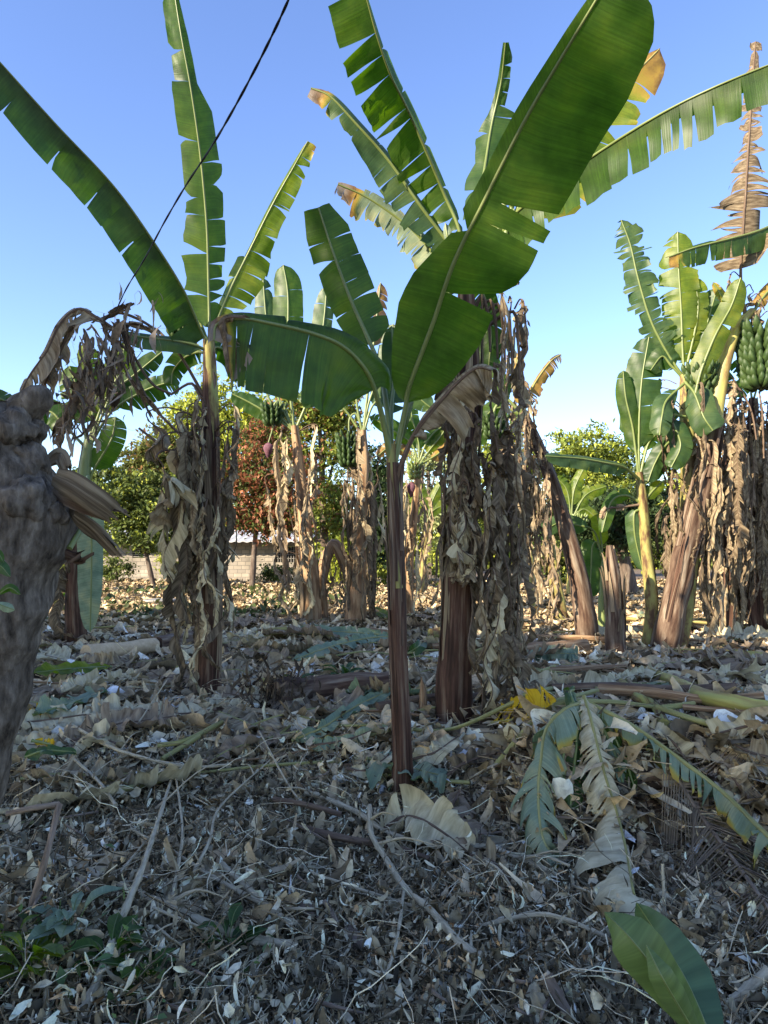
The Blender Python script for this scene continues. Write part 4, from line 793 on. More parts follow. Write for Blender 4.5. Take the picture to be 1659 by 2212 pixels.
# B12 fruiting plant behind it
B12 = Plant(G(1476, 1412)+np.array((0, .35, 0)), 'tall banana plant behind the slanting stem with feathery torn leaves and a small bunch')
c = B12.stem([(1484, 1250), (1490, 1050), (1482, 900), (1478, 810)], [24, 22, 18, 15, 10], mat='stem_mottled', ridges=4)
for pts, a, b, kw in [
    ([(1478, 815), (1474, 740), (1471, 660), (1466, 580), (1464, 500)], 44, 44, dict(mat='bright_blade', tears=(11, 9), t0=.1, phi=(.1, .25), spread=.5, gap=.02)),
    ([(1476, 815), (1440, 760), (1405, 690), (1378, 600), (1362, 530), (1342, 475)], 34, 40, dict(mat='blue_blade', tears=(24, 24), t0=.15, phi=(.3, .3), spread=.9, gap=.018, rag=.25)),
    ([(1480, 815), (1510, 760), (1530, 690), (1550, 620)], 30, 26, dict(mat='blue_blade', tears=(3, 4), t0=.2)),
    ([(1479, 810), (1500, 720), (1508, 660), (1500, 600)], 14, 24, dict(mat='bright_blade', tears=(2, 3), t0=.3)),
    ([(1478, 820), (1450, 790), (1430, 770), (1405, 800)], 24, 24, dict(mat='deep_blade', tears=(3, 3), t0=.25)),
    ([(1480, 825, -.1), (1500, 850, -.3), (1520, 900, -.45), (1540, 930, -.5)], 34, 34, dict(mat='blue_blade', tears=(1, 1), t0=.15)),
    ([(1476, 830, -.2), (1440, 865, -.4), (1430, 900, -.5), (1425, 940, -.5)], 26, 26, dict(mat='blue_blade', tears=(1, 2), t0=.1)),
    ([(1480, 900, -.2), (1450, 900, -.3), (1470, 960, -.4), (1450, 1010, -.4)], 28, 26, dict(mat='deep_blade', tears=(2, 2), t0=.1)),
    ([(1482, 930), (1440, 960), (1415, 1000), (1400, 1040)], 22, 22, dict(mat='deep_blade', tears=(2, 2), t0=.1))]: B12.leaf(pts, a, b, rr=(.026, .009), rag=kw.pop('rag', .1), grav=.25, **kw)
bunch(B12, 1512, 800, 60, 32, hands=5, per=10, stalk=[(1480, 815), (1500, 775)], seed=19, dd=-.1)
skirt(B12, c, (.35, .95), 22, (1.2, 3.0), (.07, .16), 71, out=(.1, .45), r0=.14, mats=('dead_blade', 'dead_dark'), strips=8)
for k_, (bx, tx, ty, seed, lab) in enumerate([(1575, 1580, 880, 81, 'shaggy dead leafed banana plant just right of the slanting stem'), (1640, 1625, 860, 82, 'shaggy grey banana plant half cut off by the right edge')]):
    bp_ = G(bx, 1385); pl = Plant(bp_, lab); c = pl.stem([((bx+tx)/2, 1150), (tx, 980), (tx, ty)], [20, 17, 13, 7], mat='stem_dark')
    pl.leaf([(tx, ty+10), (tx-10, ty-50), (tx-40, ty-80)], 20, 20, t0=.3, tears=(3, 3), mat='deep_blade', grav=.5)
    pl.leaf([(tx, ty+10), (tx+20, ty-40), (tx+60, ty-60)], 20, 20, t0=.3, tears=(3, 3), mat='green_blade', grav=.5)
    skirt(pl, c, (.3, .99), 40, (1.2, 3.3), (.08, .17), seed, out=(.1, .5), r0=.12, mats=('dead_blade', 'dead_dark', 'dead_tan'), strips=10)

# B15 the plant behind the old trunk on the left, B16 at the far left edge
B15 = Plant(G(166, 1395), 'green banana plant rising behind the old knotted trunk on the left')
c = B15.stem([(162, 1280), (170, 1130), (180, 1030), (188, 960)], [22, 19, 14, 12, 9], mat='stem_dark')
mb = MB(); q = cr(B15.px([(178, 1080), (185, 1000), (192, 950)]), 10); mb.tube(q, [B15.m(x) for x in np.linspace(16, 10, 10)], 12, ridges=3); mb.build('upper_sheath', 'stem_green', B15.root)
for pts, a, b, kw in [
    ([(190, 970), (215, 910), (240, 850), (262, 780), (270, 740)], 32, 28, dict(mat='bright_blade', t0=.3)), ([(190, 970), (240, 890), (300, 850), (350, 830), (385, 825)], 22, 34, dict(mat='deep_blade', t0=.3, tears=(2, 8))),
    ([(190, 965), (230, 860), (290, 810), (350, 760)], 20, 22, dict(mat='blue_blade', t0=.4)), ([(188, 965), (178, 900), (170, 850), (150, 790)], 40, 40, dict(mat='green_blade', t0=.25, tears=(5, 6), spread=.5)),
    ([(188, 970), (140, 920), (110, 890), (80, 900)], 30, 30, dict(mat='deep_blade', t0=.25)), ([(190, 970), (200, 900), (195, 800), (185, 740)], 24, 24, dict(mat='bright_blade', t0=.3)),
    ([(192, 1040), (205, 1010), (240, 950), (250, 900)], 26, 30, dict(mat='green_blade', t0=.3)),
    ([(186, 1060, -.3), (190, 1030, -.5), (196, 1090, -.6), (198, 1200, -.6), (195, 1365, -.6)], 26, 30, dict(mat='pale_blade', t0=.3, tears=(2, 6), grav=0, phi=(.1, .3), gap=.008))]: B15.leaf(pts, a, b, rr=(.028, .01), **{**dict(tears=(3, 4), grav=.3), **kw})
skirt(B15, c, (.3, .6), 8, (.6, 1.4), (.07, .14), 91, out=(.08, .2), r0=.14, mats=('dead_blade', 'dead_dark'), strips=6)
B16 = Plant(P(-60, 1400, 9.0)*np.array((1, 1, 0)), 'banana plant outside the left edge with leaf tips reaching in behind the old trunk')
c = B16.stem([(-60, 1200), (-55, 950)], [20, 17, 10], mat='stem_dark')
B16.leaf([(-55, 960), (-40, 890), (-10, 860), (25, 880), (40, 930)], 22, 22, t0=.3, tears=(3, 3), mat='blue_blade', grav=.3)
B16.leaf([(-55, 960), (-20, 900), (40, 870), (90, 860)], 20, 22, t0=.3, tears=(3, 3), mat='green_blade', grav=.4)

# ------------------------------------------------------------------ old knotted trunk on the left, very near
ob = np.array((-1.95, 2.1, float(gh(-1.95, 2.1)))); OT = thing('old_tree', ob, 'near old knotted grey tree trunk with a lumpy broken head at the left edge', 'tree trunk')
dO = 2.15
def po(x, y, dd=0): return P(x, y, dO+dd)
mb = MB(); k = dO/F
path = cr([ob-np.array((0, 0, .15)), po(-190, 1880), po(-92, 1720), po(-48, 1570), po(-30, 1440), po(-5, 1330), po(12, 1220), po(22, 1130), po(10, 1040), po(0, 960), po(-20, 890)], 110)
rad = np.interp(np.linspace(0, 1, 110), np.linspace(0, 1, 12), [100, 90, 78, 82, 94, 88, 98, 114, 122, 104, 84, 60])*k
mb.tube(path, rad, 84, lump=.26, lf=4.0, seed=3.1)
v_ = mb.v[0]; 
for i in range(len(v_)):
    v_[i, 1] += 0; a = Vector(v_[i]*14); d2 = noise.noise(a)*0.007 + noise.noise(a*2.6)*0.005 + noise.noise(a*6)*0.003
    ax = path[np.argmin(np.abs(path[:, 2]-v_[i, 2]))]; dr = v_[i]-ax; dr[2] = 0; nr = np.linalg.norm(dr)+1e-6; v_[i] += dr/nr*(d2 - 0.022*max(0, noise.noise(Vector((v_[i, 0]*7, v_[i, 1]*7, v_[i, 2]*2.2)))-0.15)*2)
mb.build('trunk', 'bark_old', OT)
for i, (x, y, dd, r) in enumerate([(90, 1150, -.02, 46), (112, 1105, -.05, 34), (55, 1080, -.1, 52), (66, 1000, -.04, 40), (28, 930, -.06, 48), (72, 930, 0, 28), (8, 1230, -.08, 44), (130, 1140, .02, 22), (30, 1345, -.02, 30)]):
    mb = MB(); cpt = po(x, y, dd); R = r*k; th = np.linspace(0, 2*math.pi, 29); phv = np.linspace(0.02, math.pi-.02, 18)
    g_ = np.stack([np.outer(np.sin(phv), np.cos(th)), np.outer(np.sin(phv), np.sin(th)), np.outer(np.cos(phv), np.ones(29))], -1)
    for a in range(18):
        for b in range(28):
            d0 = Vector(g_[a, b]*1.6+i*3.3); g_[a, b] *= R*(1+.42*noise.noise(d0)+.12*noise.noise(d0*2.5)+.09*noise.noise(d0*7)-.1*abs(noise.noise(d0*3.7+Vector((9, 1, 4)))))
        g_[a, 28] = g_[a, 0]
    mb.grid(g_+cpt, np.zeros((18, 29, 2))); mb.build('burl', 'bark_old', OT)
mb = MB(); mb.tube(cr([po(10, 960), po(40, 900), po(85, 862, -.02), po(96, 850)], 14), np.interp(np.linspace(0, 1, 14), [0, .8, 1], [.06, .045, .02]), 14, lump=.35, lf=9); mb.build('branch_stub', 'bark_old', OT)
mb = MB(); mb.tube(cr([po(150, 1185), po(170, 1150, .05), po(192, 1112, .1)], 8), .010, 7, lump=.2); mb.build('branch_stub', 'stem_green', OT)
def shard(pts, w, mat='dead_dark', seed=1, name='bark_shard'):
    mb = MB(); q = cr([po(*p) for p in pts], 16); r = random.Random(seed); wv = np.linspace(-1, 1, 9)
    W_ = np.interp(np.linspace(0, 1, 16), [0, .2, .7, 1], [.7, 1, 1.05, .8])*w*k*1.1
    T = np.gradient(q, axis=0); T /= np.linalg.norm(T, axis=1)[:, None]; S = np.cross(T, (0, 1, 0)); S /= np.linalg.norm(S, axis=1)[:, None]
    jag = np.array([r.uniform(-.06, .05) for _ in range(9)])
    for sgn in (0, 1):
        pts_ = q[:, None, :] + S[:, None, :]*(W_[:, None]*wv[None, :])[:, :, None]*.5
        pts_[:, :, 1] += -(1-wv**2)[None, :]*W_[:, None]*.14 + sgn*.006 + .012*np.sin(np.linspace(0, 5, 16)+seed)[:, None] + .004*np.sin(wv*23+seed)[None, :]
        pts_[-1] += T[-1]*jag[:, None]; pts_[-2] += T[-2]*jag[:, None]*.7; pts_[:, :, 2] += .006*np.sin(wv*31+seed)[None, :]
        mb.grid(pts_ if sgn else pts_[::-1], np.stack([np.broadcast_to(wv*.12+seed, (16, 9)), np.broadcast_to(np.linspace(0, .4, 16)[:, None], (16, 9))], -1))
    o = mb.build(name, mat, OT); return o
shard([(118, 1030, -.05), (165, 1052, -.08), (210, 1085, -.08), (250, 1118, -.05)], 46, 'dead_dark', 3)
shard([(120, 1055, -.03), (180, 1085, -.05), (246, 1108, -.04)], 34, 'stem_brown', 4)
shard([(165, 1110, -.02), (200, 1140, -.03), (246, 1186, -.02)], 26, 'dead_dark', 5)
shard([(150, 1085, 0), (185, 1135, 0), (222, 1165, 0)], 22, 'dead_dark', 9)
shard([(130, 1190, 0), (165, 1205, 0), (182, 1198, 0)], 26, 'stem_brown', 6)
shard([(100, 1000, .05), (130, 985, .05), (150, 1025, .05)], 30, 'dead_tan', 7)
def sprig_leaf(parent, pts, w, mat, d0, seed, name='leaf'):
    q = [P(a, b, d0+(z[0] if z else 0)) for a, b, *z in pts]
    return blade_leaf(parent, name, q, w*d0/F, w*d0/F, t0=.06, phi=(.25, .2), curl=(.3, .3), grav=0, tears=([], []), gap=0, mat=mat, rr=(.002, .0006), seed=seed, crumple=.0006, rag=.0, sweep=.1, pl=[(0, 0), (.2, .65), (.45, 1), (.7, .85), (.9, .4), (1, .02)], pr=[(0, 0), (.2, .65), (.45, 1), (.7, .85), (.9, .4), (1, .02)], nv=6)
sp = thing('leafy_shoot', P(-10, 1300, 1.6), 'small green leafy shoot growing against the old trunk at the left edge', 'shoot')
for i, (pts, w, m_) in enumerate([([(-20, 1230), (0, 1222), (22, 1246)], 14, 'blue_blade'), ([(-10, 1290), (20, 1270), (44, 1284)], 10, 'green_blade'), ([(-15, 1300), (10, 1310), (32, 1318)], 12, 'pale_blade'), ([(-20, 1205), (-5, 1195), (8, 1215)], 9, 'green_blade')]): sprig_leaf(sp, pts, w, m_, 1.6, i+1)

# withered banana leaves and vines hanging behind the head of the old trunk
DV = 5.2
wv_ = thing('withered_leaf_cluster', P(150, 900, DV), 'cluster of crumpled grey brown banana leaves arched over the old trunk', 'dead leaves')
def wl(pts, w, seed, mat='dead_dark', tears=7, **kw):
    q = [P(a, b, DV+(z[0] if z else 0)) for a, b, *z in pts]
    w *= 1.35; return blade_leaf(wv_, 'dead_leaf', q, w*DV/F, w*DV/F, t0=.02, phi=(-.5, .6), curl=(-1.2, 1.8), grav=.9, tears=(tears, tears), gap=.03, sweep=.3, mat=mat, rib='midrib_dry', rr=(.016, .007), seed=seed, rag=.35, spread=1.2, crumple=.02, tipw=.6, **kw)
wl([(250, 712), (215, 690), (170, 668), (130, 700), (100, 760), (65, 810), (40, 860)], 36, 1, 'dead_blade', 12)
wl([(175, 690), (150, 720), (115, 790), (90, 850), (80, 900)], 34, 2, 'dead_blade', 8)
wl([(225, 690), (260, 668), (290, 655)], 16, 3, 'dead_dark', 3)
wl([(250, 700), (290, 700), (320, 708), (345, 720)], 16, 4, 'dead_blade', 4)
wl([(255, 690), (250, 740), (240, 800), (232, 860)], 18, 5, 'dead_dark', 7)
wl([(268, 700), (285, 770), (300, 840), (325, 900)], 18, 6, 'dead_dark', 8)
wl([(200, 760), (170, 830), (140, 900), (120, 960)], 26, 7, 'dead_dark', 8)
wl([(262, 780), (290, 830), (320, 860), (345, 890)], 16, 8, 'dead_blade', 6)
for i, pts in enumerate([[(345, 718), (300, 690), (255, 676), (215, 690)], [(372, 852), (330, 830), (290, 770), (262, 700)], [(322, 870), (290, 800), (255, 690)]]):
    mb = MB(); mb.tube(cr([P(a, b, DV+.1) for a, b in pts], 14), .011, 6); mb.build('stalk', 'midrib_dry', wv_)
n = 520; r2 = RN
cx = r2.normal(215, 40, n); cy = r2.normal(820, 66, n); pos = np.array([P(a-(b-815)*.45, b, DV+e) for a, b, e in zip(cx, cy, r2.normal(0, .12, n))])
rot = eul(r2.uniform(0, 6.28, n), r2.normal(1.2, .6, n), r2.uniform(0, 6.28, n))
o = scatter('dry_vine_tangle', STRIP+TWIG, pos, rot, r2.uniform(.08, .26, n), hcol((.24, .19, .15), n), 'litter', origin=P(215, 815, DV)); tag(o, 'dark tangle of dried vines and seed heads behind the old trunk', 'vine', kind='stuff')

# cable
mb = MB(); pts = cr([P(632, -20, 2.2), P(598, 55, 2.3), P(556, 140, 2.45), P(505, 235, 2.65), P(455, 320, 2.95), P(402, 400, 3.3), P(355, 480, 3.7), P(312, 560, 4.2), P(275, 620, 4.7), P(250, 672, 5.1)], 160)
th = np.arange(160)*.33
for s_ in (0, math.pi): mb.tube(pts+np.stack([np.cos(th+s_), 0*th, np.sin(th+s_)*.6], -1)*.0022, .0034, 6)
tag(mb.build('twisted_cable', 'cable_black', origin=pts[0]), 'black twisted cable slanting across the sky at the upper left', 'cable')

# ------------------------------------------------------------------ fallen stems, fronds and branches
def gp(pts, up=0.04):
    out = []
    for p in pts:
        q = G(p[0], p[1], p[2] if len(p) > 2 else up); out.append(q)
    return out
def fallen(name, label, cat, pts, wl, wr, group=None, **kw):
    q = gp([(p[0], p[1], (p[2] if len(p) > 2 else .04)+.09) for p in pts]); root = thing(name, q[0], label, cat, group); d = float(np.mean([a[1] for a in q]))
    kw = {**dict(ref=(0, 0, 1), t0=.02, grav=.12, phi=(.15, .15), tears=(5, 5), gap=.012, spread=.5, crumple=.014, rag=.15, rr=(.015, .006), sweep=.25), **kw}
    lab = kw.pop('bl', 'blade'); blade_leaf(root, lab, q, wl*d/F, wr*d/F, **kw); return root
def stick(name, label, cat, pts, r0, r1, mat, up=.05, knots=True, group=None, seg=7, cut=False, twigs=0):
    pts = [(p[0], p[1], (p[2] if len(p) > 2 else up)+.10) for p in pts]; r0 *= 1.55; r1 *= 1.7
    q = gp(pts, up); n = max(14, len(q)*7); c = cr(q, n); root = thing(name, q[0], label, cat, group)
    R = np.linspace(r0, r1, n)*(1+.22*(np.arange(n) % 6 == 0)) if knots else np.linspace(r0, r1, n)
    mb = MB(); mb.tube(c, R, seg, lump=.12, lf=9); mb.build('branch_wood', mat, root)
    if cut:
        mb = MB(); T = c[0]-c[1]; T /= np.linalg.norm(T); mb.tube([c[0]+T*.002, c[0]+T*.012], [r0*.9, r0*.75], seg); mb.build('cut_end', 'wood_cut', root)
    for i in range(twigs):
        j = rnd.randrange(3, n-3); a = rnd.uniform(0, 6.28); L = rnd.uniform(.15, .45); s = c[j]
        e = s+np.array((math.cos(a)*L, math.sin(a)*L, rnd.uniform(-.03, .16)))
        mb = MB(); mb.tube(cr([s, (s+e)/2+np.array((0, 0, rnd.uniform(-.02, .05))), e], 7), np.linspace(r1*.6, .002, 7), 5); mb.build('twig', mat, root)
    return root
SG = 'stick_grey'; SB = 'stick_brown'
def st(pts, r0, r1, lab, mat=SG, **kw): return stick('fallen_branch', lab, 'branch', pts, r0, r1, mat, **kw)
st([(175, 2189), (204, 2134), (233, 2061), (273, 1959, .1), (310, 1868, .14), (343, 1769, .14), (372, 1678, .1)], .013, .006, 'long pale grey stick lying straight up the left foreground', twigs=2)
st([(-20, 1828), (60, 1842), (120, 1851), (255, 1911), (365, 1959), (456, 1999), (530, 2025), (642, 2047)], .009, .013, 'long grey branch crossing the lower left from the edge to the broken log', twigs=4)
st([(379, 1671, .12), (394, 1787, .12), (386, 1860, .1), (372, 1944)], .004, .006, 'thin grey stick just right of the long straight pale one')
st([(583, 1642, .1), (478, 1740, .13), (452, 1817, .1), (408, 1904)], .003, .006, 'thin curved twig rising to the right in the middle left', twigs=1)
st([(128, 1738, .42), (100, 1850, .25), (66, 1966)], .009, .008, 'brown upright stick leaning near the old trunk', SB)
st([(15, 1758, .4), (70, 1746, .42), (128, 1737, .42)], .007, .008, 'short brown stick running from the old trunk to the upright one', SB)
st([(328, 1806), (401, 1857), (503, 1919), (605, 1970)], .004, .008, 'grey branch slanting down toward the broken log from the left', twigs=2)
st([(480, 1868), (547, 1930), (605, 1981), (640, 1995)], .010, .008, 'short grey branch touching the broken end of the log')
st([(84, 2006), (98, 2108), (100, 2215)], .007, .006, 'short pale stick pointing down at the lower left edge')
st([(660, 1712), (693, 1721), (774, 1756), (847, 1803), (974, 1828), (1047, 1828), (1123, 1854), (1200, 1890)], .011, .009, 'grey branch running right below the foot of the young centre plant', twigs=4)
st([(798, 1742, .14), (803, 1803, .14), (836, 1858, .12), (876, 1920, .1), (927, 1963, .1), (992, 2036, .1), (1040, 2066, .08)], .009, .010, 'grey forked branch curving down across the centre foreground', twigs=3)
st([(872, 1927, .1), (854, 2044, .1), (814, 2160, .05)], .005, .004, 'thin side stick hanging down from the curving centre branch')
st([(657, 1880, .08), (774, 1920, .08), (865, 1949, .06), (950, 1975, .05)], .005, .005, 'thin grey twig above the broken log')
st([(480, 2022, .05), (400, 1990, .1), (330, 1960, .1)], .004, .004, 'thin bare twig below the crossing grey branch on the left', twigs=2)
st([(1037, 2001, .06), (1100, 1985, .09), (1176, 1975, .12), (1245, 1995, .1), (1314, 2027, .05)], .007, .006, 'arched grey stick at the lower right')
st([(1659, 2100, .1), (1592, 2155, .05), (1560, 2180, .03)], .014, .010, 'thick grey stick end at the lower right edge')
st([(1431, 1866, .22), (1434, 1930, .1), (1436, 1982, .02)], .004, .006, 'thin pale spike standing upright in the right foreground')
st([(1180, 2110, .12), (1230, 2200, .02)], .016, .014, 'thick brown cut stick at the bottom, its pale cut end up', SB, cut=True)
st([(1230, 1870, .1), (1175, 1850, .1), (1110, 1852)], .005, .004, 'thin twig beside the drooping striped frond')
st([(160, 1570, .1), (260, 1622, .1), (400, 1655, .1), (500, 1652, .08)], .009, .006, 'bowed grey branch in the middle left before the shaggy plant', twigs=3)
st([(250, 1740, .1), (215, 1690, .12), (160, 1640, .12)], .008, .005, 'grey branching stick beside the old trunk', twigs=5)
st([(300, 1560, .1), (360, 1470, .3)], .004, .003, 'thin twig poking up left of the shaggy plant')
st([(560, 1580, .1), (640, 1720, .1), (700, 1745, .06)], .004, .004, 'thin twig crossing the dried weeds left of the centre plant')
st([(1120, 1940, .08), (1080, 1880, .1), (1050, 1860, .1)], .004, .003, 'small forked twig right of the curving centre branch', twigs=2)
for i in range(34):     # more small sticks of the same kind lying about
    x = rnd.uniform(0, 1300); y = rnd.uniform(1640, 2190); a = rnd.uniform(0, 3.14); L = rnd.uniform(40, 150)
    st([(x, y), (x+math.cos(a)*L*.5+rnd.uniform(-9, 9), y+math.sin(a)*L*.28, .1), (x+math.cos(a)*L, y+math.sin(a)*L*.55, .05)], rnd.uniform(.003, .006), .002, 'thin bare twig lying in the dried weeds of the foreground', [SG, SB][i % 2], group='thin bare twigs in the foreground')
# dark petioles
st([(591, 1726, .1), (660, 1738, .12), (737, 1759, .08)], .012, .01, 'dark dry leaf stalk above the brown one left of the pale crumpled leaf', 'midrib_dry', knots=False)
st([(661, 1792, .08), (750, 1812, .1), (847, 1828, .08), (927, 1854, .05)], .016, .008, 'red brown dry leaf stalk pointing at the pale crumpled leaf', 'midrib_dry', knots=False)
# broken log
q = gp([(636, 1938), (693, 1996), (752, 2022), (806, 2062)], .09); bl_ = thing('broken_log', q[0], 'thick grey brown piece of branch with pale broken end lying in the centre foreground', 'log')
mb = MB(); mb.tube(cr(q, 34), np.interp(np.linspace(0, 1, 34), [0, .1, .3, .6, 1], [.026, .034, .034, .037, .03]), 16, lump=.35, lf=8); mb.build('log_wood', SB, bl_)
mb = MB(); a = np.array(q[0]); b = np.array(q[1]); T = (a-b)/np.linalg.norm(a-b)
for i in range(9): o_ = np.array((rnd.uniform(-.018, .018), rnd.uniform(-.01, .01), rnd.uniform(-.018, .018))); mb.tube([a+o_, a+o_+T*rnd.uniform(.02, .06)], [.007, .002], 5)
mb.build('splintered_end', 'wood_cut', bl_)
mb = MB(); s = cr(q, 10)[5]; mb.tube(cr([s, s+np.array((-.03, .03, .05)), s+np.array((-.075, .06, .11))], 7), np.linspace(.02, .009, 7), 9, lump=.2); mb.build('branch_stub', SB, bl_)

def log(name, label, pts, r0, r1, mat, up=.08, **kw):
    q = gp(pts, up+.05); o = thing(name, q[0], label, 'banana stem'); mb = MB(); mb.tube(cr(q, 30), np.linspace(r0, r1, 30), 16, lump=.16, lf=4, ridges=5); mb.build('stem', mat, o)
    return o, q
o, q = log('fallen_banana_stem', 'dark rotting banana stem with root ball lying left of the young centre plant', [(590, 1505), (660, 1498), (740, 1487), (842, 1478)], .17, .12, 'stem_brown', .14)
n = 700; ps = q[0]+RN.normal(0, 1, (n, 3))*np.array((.16, .13, .13)); scatter('root_ball', TWIG+STRIP, ps, eul(RN.uniform(0, 6, n), RN.uniform(0, 6, n), RN.uniform(0, 6, n)), RN.uniform(.06, .2, n), hcol((.09, .068, .05), n), 'litter', o)['kind'] = 'stuff'
log('fallen_banana_stem', 'pale cream peeled banana stem lying left of the shaggy plant', [(185, 1412), (260, 1404), (335, 1394)], .12, .10, 'stem_yellow' if 0 else 'wood_cut', .12)
log('fallen_banana_stem', 'dark end of a fallen stem behind the pale peeled one', [(338, 1393), (380, 1385), (420, 1378)], .12, .12, 'stem_brown', .12)
log('fallen_banana_stem', 'thick green yellow felled banana stem in the litter on the right', [(1386, 1450), (1449, 1469), (1513, 1502), (1659, 1532), (1720, 1545)], .065, .045, 'stem_yellow', .10)
log('fallen_banana_stem', 'mottled green felled stalk left of the thick yellow one', [(1341, 1472), (1374, 1506), (1412, 1525), (1434, 1562)], .045, .03, 'stem_mottled', .08)
log('fallen_banana_stem', 'tan fallen stem behind the big stem on the right', [(1262, 1368), (1360, 1362), (1400, 1360)], .08, .08, 'stem_tan', .1)
log('fallen_banana_stem', 'long brown fallen stem lying behind the skirt of the big plant', [(1275-10, 1395), (1180, 1402), (1090, 1410)], .10, .10, 'stem_tan', .1)
log('fallen_banana_stem', 'yellowish fallen stem reaching the right edge by the shaggy plants', [(1545, 1405), (1600, 1414), (1680, 1422)], .07, .06, 'stem_yellow', .1)
log('fallen_banana_stem', 'pale log lying at the very back beyond the small sucker', [(1245, 1268), (1290, 1270)], .12, .12, 'stem_tan', .1)
log('fallen_banana_stem', 'short mottled stem piece behind the foot of the young centre plant', [(930, 1370), (1010, 1362)], .10, .08, 'stem_mottled', .1)
log('fallen_banana_stem', 'greenish stem piece lying behind the left hand fallen fronds', [(555, 1372), (620, 1365)], .1, .09, 'stem_mottled', .1)
log('fallen_banana_stem', 'tan fallen stem to the right of the two straight stems', [(800, 1368), (835, 1372)], .1, .09, 'stem_tan', .1)
for i, (pts, lab) in enumerate([([(1100, 1472), (1150, 1456), (1198, 1439)], 'topmost yellow green leaf stalk above the yellow leaf'), ([(1130, 1503), (1180, 1490), (1242, 1477)], 'second yellow green leaf stalk crossing the litter above the yellow leaf'), ([(1180, 1520), (1240, 1505), (1290, 1492)], 'yellow green leaf stalk just above the drooping fronds'),
    ([(1430, 1530), (1500, 1520)], 'short green stalk branching right from the mottled felled stalk'), ([(1420, 1528), (1500, 1555), (1560, 1568)], 'green stalk lying below the thick yellow felled stem'), ([(1105, 1475), (1145, 1482), (1172, 1492)], 'short yellow stalk lying behind the yellow leaf'),
    ([(560, 1468), (620, 1472), (700, 1470)], 'long thin green stalk lying on bare soil left of the centre'), ([(420, 1650), (330, 1690), (220, 1715)], 'dull yellow stalk lying in the dried weeds on the left'), ([(430, 1590), (350, 1640)], 'yellow green stalk at the foot of the shaggy left plant'), ([(480, 1560), (400, 1600), (340, 1610)], 'pale green stalk just below the shaggy left plant')]):
    st(pts, .014, .011, lab, 'midrib_yellow', knots=False, up=.07)

# drooping fronds of the felled plant over the bank
fallen('drooping_frond', 'left drooping frond of wilted green and yellow strips on the bank', 'banana leaf', [(1262, 1515, .16), (1215, 1535, .22), (1179, 1577, .24), (1168, 1645, .24), (1163, 1701, .22), (1166, 1776, .18), (1179, 1825, .13), (1202, 1851, .05)], 74, 84,
    grav=1.7, slack=.1, tears=(15, 17), gap=.02, wide=True, mat='pale_blade', rib='midrib_yellow', dry=.17, edgedry=.3, spread=1.4, phi=(.3, .3), curl=(-1.2, -1.2), rag=.45, nv=8)
fallen('drooping_frond', 'drooping frond of pale grey dried strips like a ribcage on the bank', 'banana leaf', [(1262, 1505, .18), (1275, 1548, .23), (1290, 1610, .26), (1307, 1675, .26), (1333, 1757, .22), (1352, 1832, .18), (1367, 1919, .13), (1376, 1948, .05)], 110, 52,
    grav=.75, slack=.1, tears=(17, 13), gap=.013, wide=True, mat='dead_pale', rib='midrib_yellow', spread=.9, phi=(.5, .1), curl=(-1.3, -1.3), rag=.25, nv=8, pl=[(0, .4), (.3, .5), (.5, .8), (.8, 1), (1, .8)], pr=[(0, 1), (.4, .9), (.6, .2), (1, .1)])
fallen('drooping_frond', 'long yellow green midrib with hanging olive strips slanting to the right edge', 'banana leaf', [(1258, 1512, .16), (1356, 1562, .22), (1449, 1626, .24), (1562, 1712, .28), (1659, 1806, .32), (1720, 1860, .28)], 52, 74,
    grav=1.6, slack=.1, tears=(24, 28), gap=.016, wide=True, mat='pale_blade', rib='midrib_yellow', dry=.22, edgedry=.2, spread=.8, phi=(-.1, -.1), curl=(-.3, -1), rag=.4, rr=(.02, .012))
for i, (pts, w, m_, dr, lab) in enumerate([
    ([(1235, 1520, 0.14), (1245, 1590, 0.12), (1240, 1660, 0.08), (1232, 1745, .08)], 34, 'deep_blade', .0, 'broad dark green blade hanging between the two drooping fronds'),
    ([(1250, 1530, 0.14), (1225, 1590, 0.12), (1215, 1660, 0.08), (1228, 1700, .1)], 30, 'dead_tan', .3, 'brown tan blade hanging between the two drooping fronds'),
    ([(1285, 1530, 0.13), (1320, 1580, 0.10), (1350, 1640, 0.06), (1372, 1706, .05)], 14, 'green_blade', .2, 'yellow edged green strip hanging right of the ribbed pale frond'),
    ([(1290, 1550, 0.12), (1325, 1620, 0.08), (1345, 1690, .08)], 18, 'pale_blade', .1, 'bluish grey wilted strip beside the ribbed pale frond'),
    ([(1262, 1560, 0.16), (1232, 1500, 0.18), (1240, 1490, 0.16)], 20, 'blue_blade', .0, 'small folded blue green blade at the top of the drooping fronds')]):
    fallen('hanging_blade', lab, 'banana leaf', pts, w, w, mat=m_, dry=dr, grav=.5, tears=(3, 3), ref=(0, -.8, .6), phi=(-.2, -.2), curl=(-.3, -.3))
fallen('yellow_leaf', 'bright orange yellow leaf with black charred fringe lying right of the big stem', 'banana leaf', [(1060, 1562, .06), (1123, 1551, .08), (1195, 1521, .12)], 10, 58, mat='yellow_blade', rib='midrib_yellow', ref=(0, -.85, .5), phi=(0, 0), grav=-.1, tears=(2, 9), gap=.03, sweep=-.2, pr=[(0, .9), (.3, 1.0), (.5, .6), (.8, 1), (1, .3)], rag=.2, dry=0)
fallen('pale_fallen_leaf', 'large pale beige crumpled dead leaf at the foot of the young centre plant', 'banana leaf', [(822, 1795, .05), (870, 1765, .12), (910, 1770, .15), (960, 1800, .12), (1010, 1840, .08)], 60, 60, mat='dead_pale', rib='midrib_dry', ref=(0, -.5, .8), tears=(3, 4), crumple=.03, rag=.2, tipw=.5, curl=(.8, .9), spread=.7)
